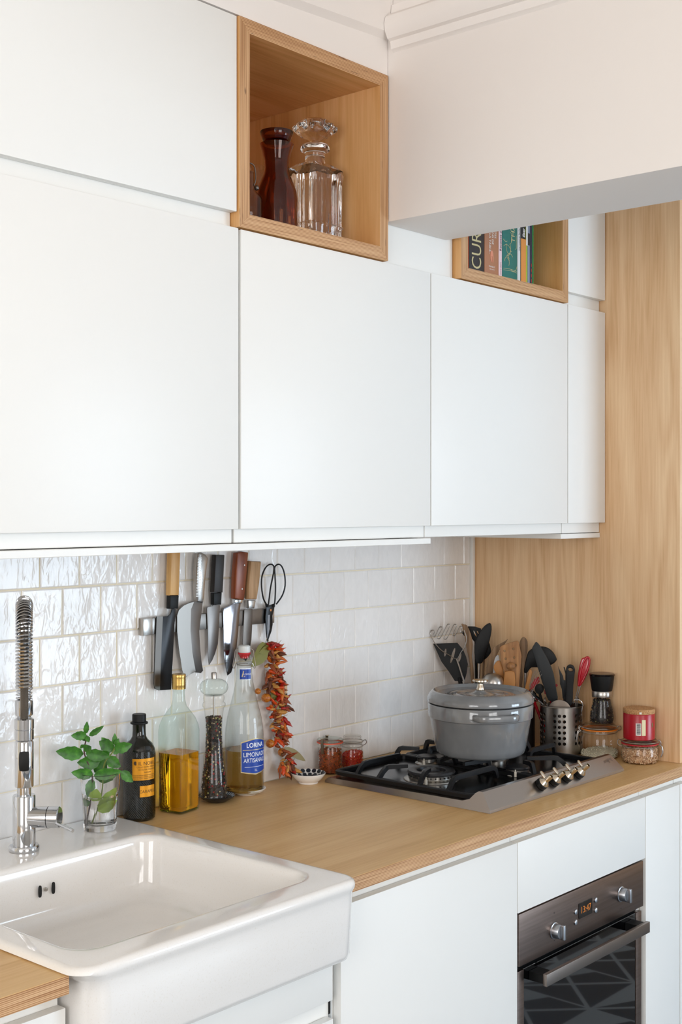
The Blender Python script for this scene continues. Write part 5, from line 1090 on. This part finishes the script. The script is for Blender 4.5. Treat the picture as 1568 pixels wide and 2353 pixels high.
lp2 = [(2.2320,1.3440),(2.2530,1.3640),(2.2630,1.3880),(2.2610,1.4150),(2.2520,1.4340),(2.2400,1.4410),(2.2270,1.4350),(2.2270,1.4170),(2.2290,1.3850),(2.2270,1.3530),(2.2240,1.3370)]
for P in (lp1, lp2): obj('handle_loop', tube(smoothpath([FB_(a, b, .0075) for a, b in P], 4), .0019, 8), ci, sc_)
obj('blade', prism([(2.1980,1.3480),(2.2130,1.3420),(2.2310,1.3460),(2.2280,1.3320),(2.2220,1.3160),(2.2230,1.2950),(2.2190,1.2790),(2.2050,1.2530),(2.2010,1.2810),(2.1980,1.3120),(2.2010,1.3330)], FB_, .003, d0=.0012, bev=.0006), ci, sc_)
obj('blade_steel', prism([(2.2050,1.3190),(2.2120,1.3190),(2.2110,1.2850),(2.2030,1.2610),(2.2030,1.2910)], FB_, .0006, d0=.0044), mat('blade_shine', '#8f9094', .2, 1), sc_)
o_ = [(2.2150,1.3300)][0]; obj('rivet', prism(ell(o_[0], o_[1], .0028, .0028, 0, 14), FB_, .001, d0=.0043), mat('copper', '#b5784c', .3, 1), sc_)

# ================================================================ string of dried chillies
cst = thing('chilli_string', 'hanging string of dried red and orange chillies with bay leaves', 'dried chillies', (2.2220, -.03, 1.26))
Zc = []
chm = [mat('chilli_orange', '#c4611c', .42), mat('chilli_red', '#9c1a12', .32), mat('chilli_rust', '#8d4420', .5), mat('chilli_tan', '#bd8642', .5), mat('chilli_bright', '#c8430f', .36), mat('chilli_brown', '#5f3018', .55)]
for mm in chm:
    t = NT(mm); nz = t.noise(t.coords(), 220, 3); t.bump(nz, .7, .0012)
def chilli_mesh(L_, r_, bend, seed):
    rnd = random.Random(seed); bm = B(); n_ = 8; rings = []
    for i in range(n_):
        f_ = i/(n_-1); rr = r_*(.3+.7*min(1, f_*5) if f_ < .45 else (1-((f_-.45)/.55)**1.7)*.95+.06)*rnd.uniform(.72, 1.12)
        rings.append([(L_*f_, rr*cos(2*pi*k_/7)*rnd.uniform(.85, 1.1), bend*L_*f_*f_+rr*.8*sin(2*pi*k_/7)*rnd.uniform(.8, 1.1)) for k_ in range(7)])
    loft(rings, bm); bm.faces.ensure_lookup_table()
    me = bpy.data.meshes.new('chilli'); bmesh.ops.recalc_face_normals(bm, faces=bm.faces); bm.to_mesh(me); bm.free(); me.polygons.foreach_set('use_smooth', [True]*len(me.polygons)); return me
CM = []
for i in range(18): 
    me = chilli_mesh(random.uniform(.021, .034), random.uniform(.0046, .0074), random.uniform(-.3, .35), i); me.materials.append(chm[i % 6]); CM.append(me)
spine = [(2.2090,1.2480),(2.2180,1.2160),(2.2120,1.1630),(2.2270,1.1190),(2.2330,1.0760),(2.2360,1.0330),(2.2390,1.0010),(2.2440,0.9520),(2.2440,0.9280)]
sL = [Vector((a, -.024-(.016 if k > 6 else 0), b)) for k, (a, b) in enumerate(spine)]; Tot = len(sL)-1
obj('cord', tube(smoothpath([Vector((spine[0][0], -.012, spine[0][1]+.03))]+sL, 3), .0008, 5), mat('raffia', '#a88a55', .7), cst)
rnd = random.Random(21); bms = B()
for i in range(250):
    f_ = i/249; s_ = f_*Tot
    if .73 < f_ < .83 and rnd.random() < .75: continue
    k_ = min(int(s_), Tot-1); p = sL[k_].lerp(sL[k_+1], s_-k_)
    o = link('chilli', rnd.choice(CM), None, cst)
    a = rnd.uniform(0, 2*pi); 
    dirx = cos(a); dy_ = -abs(sin(a))*rnd.uniform(.2, .9); dz_ = rnd.uniform(-.9, .45) if f_ < .84 else rnd.uniform(-1.4, -.5)
    d_ = Vector((dirx*(1.15 if f_ < .84 else .7), dy_, dz_)).normalized(); q = p+Vector((rnd.uniform(-.020, .020), rnd.uniform(-.014, .004), rnd.uniform(-.006, .006)))
    if (q+d_*.042).z < .918: q.z += .918-(q+d_*.042).z
    o.location = q-wloc(cst); o.rotation_euler = d_.to_track_quat('X', 'Z').to_euler(); sc3 = rnd.uniform(.85, 1.25); o.scale = (sc3, sc3, sc3)
    if rnd.random() < .5:
        e = q-d_*.002; tube([e, e+Vector((rnd.uniform(-.016, .02), rnd.uniform(-.012, .0), rnd.uniform(-.004, .016)))], .0005, 4, bms)
tag(obj('stalks', bms, mat('dry_stalk', '#8a7038', .7), cst), None, None, None, 'stuff')
for (a, b), rr in zip([(2.1870,1.1210),(2.2010,1.0090),(2.2430,0.9820),(2.1590,1.1400)], (.0120, .0112, .0112, .008)):
    obj('round_chilli', uvsphere((a, -.034, b), rr, sz=.92, u=14, v=9), mat('round_chilli_skin', '#b4661c', .35), cst, smooth=80)
t = NT(MATS['round_chilli_skin']); nz = t.noise(t.coords(), 300, 3); t.bump(nz, .8, .0015); t.link(t.ramp(nz, [(.3, '#8d3d0c'), (.7, '#cf8426')]), t.b.inputs['Base Color'])
bay = mat('bay_leaf', '#7c7a3c', .6); bay2 = mat('dry_bay_leaf', '#9c9068', .6); FCb = wallF(-.030)
for (P, wd, m) in (([(2.1920,1.2520),(2.1350,1.2010)], .044, bay), ([(2.2070,1.2430),(2.1590,1.2320)], .020, bay), ([(2.2490,1.1490),(2.2220,1.1210)], .016, bay), ([(2.2070,1.1330),(2.2280,1.0880)], .016, bay), ([(2.2550,0.9910),(2.3260,0.9480)], .019, bay2)):
    obj('bay_leaf', leaf_bm(FCb, P[0], P[1], wd, .002, .008, fold=.2, serr=.02), m, cst, smooth=60)
cardF = wallF(-.006)
cd = obj('card', prism([(2.2500,1.1390),(2.2900,1.1380),(2.2900,1.0850),(2.2500,1.0870)], cardF, .0006), mat('card_cream', '#d8b690', .6), cst)
obj('card_stripe', prism([(2.2500,1.1190),(2.2900,1.1180),(2.2900,1.1070),(2.2500,1.1090)], cardF, .0002, d0=.0008), mat('card_brown', '#3a241b', .6), cd); obj('card_stripe', prism([(2.2500,1.1040),(2.2900,1.1020),(2.2900,1.0890),(2.2500,1.0920)], cardF, .0002, d0=.0008), mat('card_brown', '#3a241b', .6), cd)

# ================================================================ glassware in the square niche
NZ = 2.1145+.0275+.0004
cfx, cfy = 1.9120, -.335
cf = thing('brown_carafe', 'dark amber glass carafe with a glass stopper bowl', 'carafe', (cfx, cfy, NZ))
amb = mat('amber_brown_glass', '#5e2405', 0, trans=1, ior=1.45); amb.node_tree.nodes['Principled BSDF'].inputs['Base Color'].default_value = (.40, .105, .018, 1)
def shell(prof_, th):
    """outer profile then the inner wall back down"""
    return prof_+[(max(r-th, 0), z-(0 if i else th*.4)) for i, (r, z) in enumerate(reversed(prof_[1:]))]
cpz = [(0, NZ), (.040, NZ), (.0435, NZ+0.0045), (.0440, NZ+0.0134), (.0440, NZ+0.0781), (.0425, NZ+0.0959), (.0360, NZ+0.1148), (.0290, NZ+0.1305), (.0258, NZ+0.1449), (.0262, NZ+0.1617), (.0300, NZ+0.1784), (.0348, NZ+0.1918), (.0358, NZ+0.1962)]
inn = [(.0330, NZ+0.1968), (.0315, NZ+0.1918), (.0272, NZ+0.1784), (.0236, NZ+0.1617), (.0232, NZ+0.1449), (.0265, NZ+0.1305), (.0335, NZ+0.1148), (.0400, NZ+0.0959), (.0415, NZ+0.0781), (.0415, NZ+0.0134), (.039, NZ+0.0078), (0, NZ+0.0067)]
obj('body', lathe(cpz+inn, (cfx, cfy), 56), amb, cf, smooth=60)
obj('stopper', lathe([(0, NZ+0.1974), (.024, NZ+0.1976), (.0275, NZ+0.2007), (.0325, NZ+0.2119), (.0352, NZ+0.2197), (.0345, NZ+0.2224), (.0330, NZ+0.2219), (.0300, NZ+0.2119), (.0245, NZ+0.2035), (0, NZ+0.2024)], (cfx, cfy), 48), amb, cf, smooth=60)
text('lettering', '1 litre', .007, lambda a, b: Vector((cfx+.0444*sin(-.35+a/.044+.95-1.2), cfy-.0444*cos(-.35+a/.044+.95-1.2), NZ+.018+b)), mat('faint_print', '#a58e7c', .5), cf)
dcx, dcy = 2.0370, -.330; DZ = lambda z: NZ+(z-NZ)*1.33
dc = thing('crystal_decanter', 'square cut crystal decanter with flower-shaped stopper', 'decanter', (dcx, dcy, NZ)); a_ = radians(-2)
def sqd(h, r, z, n=5): return [(dcx+x*cos(a_)-y*sin(a_), dcy+x*sin(a_)+y*cos(a_), z) for x, y, _ in rrect(-h, h, -h*.8, h*.8, r, 0, n)]
def flute(h, r, z, amp, n=5):
    P = sqd(h, r, z, n); return [(x, y, zz) for x, y, zz in P]
def cutring(h, z, amp):
    out = []
    N = 96
    for i in range(N):
        a = 2*pi*i/N; c_, s_ = cos(a), sin(a); m_ = (abs(c_)**9+abs(s_)**9)**(-1/9)
        k_ = 1-amp*(abs(sin(a*10)) ** .7); x, y = c_*m_*h*1.09*k_, s_*m_*h*.86*k_
        out.append((dcx+x*cos(a_)-y*sin(a_), dcy+x*sin(a_)+y*cos(a_), DZ(z)))
    return out
obj('body', loft([cutring(.0445, NZ, .0), cutring(.0480, NZ+.004, .03), cutring(.0490, NZ+.030, .07), cutring(.0490, NZ+.033, .0), cutring(.0490, NZ+.036, .07), cutring(.0490, NZ+.100, .05), cutring(.0490, NZ+.118, 0), cutring(.0475, NZ+.126, 0), cutring(.034, NZ+.1335, 0)]), glass_r, dc, smooth=30)
obj('neck', lathe([(0, DZ(NZ+.1338)), (.0230, DZ(NZ+.1338)), (.0215, DZ(NZ+.140)), (.0215, DZ(NZ+.152)), (.0245, DZ(NZ+.155)), (.0315, DZ(NZ+.158)), (.0318, DZ(NZ+.163)), (.0290, DZ(NZ+.1665)), (.0225, DZ(NZ+.1675)), (0, DZ(NZ+.1675))], (dcx, dcy), 40), glass_r, dc, smooth=50)
flw = lambda a, z: 1+(.10*cos(8*a) if DZ(NZ+.178) < z < DZ(NZ+.200) else 0)
obj('stopper', lathe([(0, DZ(NZ+.1680)), (.0120, DZ(NZ+.1680)), (.0110, DZ(NZ+.173)), (.0190, DZ(NZ+.178)), (.0330, DZ(NZ+.1835)), (.0440, DZ(NZ+.1900)), (.0450, DZ(NZ+.1960)), (.0400, DZ(NZ+.2010)), (.0280, DZ(NZ+.2070)), (.0150, DZ(NZ+.2090)), (0, DZ(NZ+.2090))], (dcx, dcy), 64, warp=flw), glass_r, dc, smooth=25)
sbx, sby = 1.8180, -.345
sw = thing('swing_top_bottle', 'clear crackled bottle half hidden by the niche side', 'bottle', (sbx, sby, NZ))
crk = thin_glass('crackled_glass', '#e8dfd8')
obj('bottle', lathe([(0, NZ), (.026, NZ), (.029, NZ+.004), (.0295, NZ+.060), (.027, NZ+.068), (.015, NZ+.080), (.0115, NZ+.095), (.0115, NZ+.118), (0, NZ+.118)], (sbx, sby), 40), crk, sw, smooth=50)
obj('stopper', uvsphere((sbx, sby, NZ+.125), .0085, u=16, v=10), glass_t, sw)
obj('bail_wire', tube(smoothpath([(sbx+.012, sby-.004, NZ+.092), (sbx+.016, sby-.006, NZ+.105), (sbx+.013, sby-.006, NZ+.130), (sbx, sby-.004, NZ+.136), (sbx-.012, sby-.002, NZ+.128)], 4), .0014, 6), dsteel, sw)
obj('lever', uvsphere((sbx+.0165, sby-.008, NZ+.088), .0055, u=12, v=8), dsteel, sw)
vx, vy = 1.9290, -.20
vs2 = obj('glass_vase', lathe([(0, NZ), (.020, NZ), (.022, NZ+.004), (.004, NZ+.012), (.004, NZ+.06), (.020, NZ+.085), (.033, NZ+.12), (.034, NZ+.16), (.028, NZ+.185), (.0265, NZ+.185), (.0320, NZ+.16), (.031, NZ+.12), (.018, NZ+.088), (0, NZ+.075)], (1.9750, vy), 40), glass_t, None, at=(1.9750, vy, NZ)); tag(vs2, 'tall clear stemmed glass at the back left of the glassware niche', 'glass')
tgx = 2.2910; tg_ = obj('small_tumbler', lathe([(0, NZ), (.018, NZ), (.0255, NZ+.010), (.0290, NZ+.025), (.0270, NZ+.042), (.020, NZ+.056), (.0190, NZ+.0725), (.0180, NZ+.0725), (.0190, NZ+.056), (.0258, NZ+.042), (.0278, NZ+.025), (.024, NZ+.012), (0, NZ+.004)], (tgx, -.20), 40), glass_t, None, at=(tgx, -.20, NZ)); tag(tg_, 'small round clear glass right of the crystal decanter', 'glass')

# ================================================================ cookbooks
NB = 2.1145+.0275+.0004
cream = mat('gold_foil', '#c9bd8f', .4, .3); pinkm = mat('salmon_print', '#d88a6c', .5); paper = mat('page_paper', '#e4ddcd', .8); bkink = mat('book_ink', '#1a1718', .5); wpr = mat('book_white_print', '#e9e6e0', .5)
xs = [(2.4610,2.1630),(2.4700,2.1640),(2.5350,2.1740),(2.5960,2.1830),(2.6110,2.1850),(2.6790,2.1950),(2.6930,2.1970),(2.7170,2.2000),(2.7250,2.2020),(2.7370,2.2030),(2.7470,2.2050),(2.7540,2.2060)]
BX = [a for a, b in xs]
books = [('thin orange book spine at the far left of the book row', '#d9551f', .24, []), ('thick black book with large gold letters CUR on the spine', '#1d1416', .26, []), ('terracotta brown cookbook with white lettering and a pink shrimp', '#a8714f', .25, []),
 ('slim pale pink recipe book with dark lettering', '#e2c6cb', .24, []), ('wide teal green book with gold line pattern', '#0f6a60', .26, []), ('narrow white book right of the teal one', '#d3d3d1', .235, []),
 ('black and orange wine book', '#121010', .25, []), ('thin lime and white booklet', '#a2b62c', .24, []), ('thin slate blue book', '#7b8699', .24, []), ('thin dark book with red flower print', '#151a33', .24, []), ('thin bright green book at the right end of the row', '#1c7a35', .25, [])]
yF = -.4300
for i, (lab, col, dp, _) in enumerate(books):
    x0_, x1_ = BX[i]+.0004, BX[i+1]-.0004; top = NB+.235+.005*sin(i*2.1)
    b_ = thing('cookbook', lab, 'book', ((x0_+x1_)/2, -.33, NB), 'cookbooks in the niche'); cm = mat('book_cover_%d' % i, col, .4)
    P = rrect(x0_, x1_, yF, yF+dp, .0012, 0, 3)
    th_ = .0014 if x1_-x0_ > .006 else .0008
    obj('cover', loft([rrect(x0_, x1_, yF, yF+dp, min(.002, (x1_-x0_)*.3), z, 3) for z in (NB, NB+.0006, top-.0006, top)]), cm, b_)
    xm = (x0_+x1_)/2
    mp = lambda X, Z: (lambda a, b: Vector((X-b, yF-.0006, Z+a)))      # spine lettering reads upwards
    if i == 1: text('lettering', 'CURRY', .056, (lambda a, b: Vector((xm-b*1.0, yF-.0006, NB+.006+a))), cream, b_, align='LEFT', sx=.80)
    if i == 2:
        for s_, dx, z_, al in (('RECETTES', .014, NB+.093, 'RIGHT'), ('MAISONS DE', .003, NB+.0766, 'RIGHT'), ('LA TABLE...', -.009, NB+.0506, 'RIGHT')):
            text('lettering', s_, .0105, (lambda a, b, dx=dx, z_=z_: Vector((xm+dx+b, yF-.0006, z_-a))), wpr, b_, align=al)
        obj('shrimp_emblem', prism(smooth2([(xm+.001, NB+.033), (xm-.006, NB+.040), (xm-.006, NB+.056), (xm, NB+.062), (xm+.005, NB+.056), (xm+.006, NB+.038), (xm+.003, NB+.032), (xm+.002, NB+.046), (xm-.001, NB+.048)], 2), wallF(yF), .0003, d0=.0003), pinkm, b_)
        text('lettering', 'MARABOUT', .0055, lambda a, b: Vector((xm+a, yF-.0006, NB+.022+b)), wpr, b_, sx=.9); text('lettering', 'côté cuisine', .0045, lambda a, b: Vector((xm+a, yF-.0006, NB+.016+b)), wpr, b_)
    if i == 3:
        text('lettering', 'Recettes pour', .0115, (lambda a, b: Vector((xm-b, yF-.0006, NB+.066+a))), bkink, b_, align='LEFT'); text('lettering', 'marie claire', .0065, (lambda a, b: Vector((xm-b, yF-.0006, NB+.008+a))), mat('plum_print', '#6b1638', .5), b_, align='LEFT')
    if i == 4:
        text('lettering', 'THAI', .0230, (lambda a, b: Vector((xm+.013-b, yF-.0006, NB+.0946+a))), cream, b_, align='LEFT')
        rnd = random.Random(4); bml = B()
        for j in range(13):
            cx_, cz_ = xm+rnd.uniform(-.022, .018), NB+rnd.uniform(.03, .15); r_ = rnd.uniform(.008, .022); a0_ = rnd.uniform(0, 6)
            pts_ = [(cx_+r_*cos(a0_+q*.3), cz_+r_*sin(a0_+q*.3)) for q in range(8)]
            pts_ = [p for p in pts_ if x0_+.003 < p[0] < x1_-.004]
            if len(pts_) > 2: tube([(p[0], yF-.0004, p[1]) for p in pts_], .0006, 4, bml)
        for zq in (.022, .026): tube([(x0_+.004, yF-.0004, NB+zq), (xm, yF-.0004, NB+zq+.002), (x1_-.004, yF-.0004, NB+zq)], .0005, 4, bml)
        obj('gold_lines', bml, cream, b_)
    if i == 5: text('lettering', 'ma cuisine facile', .0085, (lambda a, b: Vector((xm-b, yF-.0006, NB+.080+a))), bkink, b_, align='LEFT')
    if i == 6:
        obj('orange_panel', prism([(x0_+.0002, NB+.001), (x1_-.0002, NB+.001), (x1_-.0002, NB+.112), (x0_+.0002, NB+.112)], wallF(yF), .0003, d0=.0002), mat('orange_cover', '#d58a3c', .5), b_)
        text('lettering', 'Easy Wine', .0125, (lambda a, b: Vector((xm-b+.001, yF-.0008, NB+.116+a))), wpr, b_, align='LEFT', bold=.0004, shear=.2)
    if i == 7: obj('white_panel', prism([(x0_+.0002, NB+.098), (x1_-.0002, NB+.098), (x1_-.0002, top-.001), (x0_+.0002, top-.001)], wallF(yF), .0003, d0=.0002), wpr, b_)
    if i == 8: obj('black_band', prism([(x0_+.0002, NB+.100), (x1_-.0002, NB+.100), (x1_-.0002, NB+.130), (x0_+.0002, NB+.130)], wallF(yF), .0003, d0=.0002), bkink, b_)
    if i == 9:
        for q in range(4): obj('red_flower', prism(ell(xm, NB+.012+q*.013, .0016, .005, 0, 10), wallF(yF), .0003, d0=.0002), mat('flower_red', '#a5301a', .5), b_)
print('done', len(bpy.data.objects))
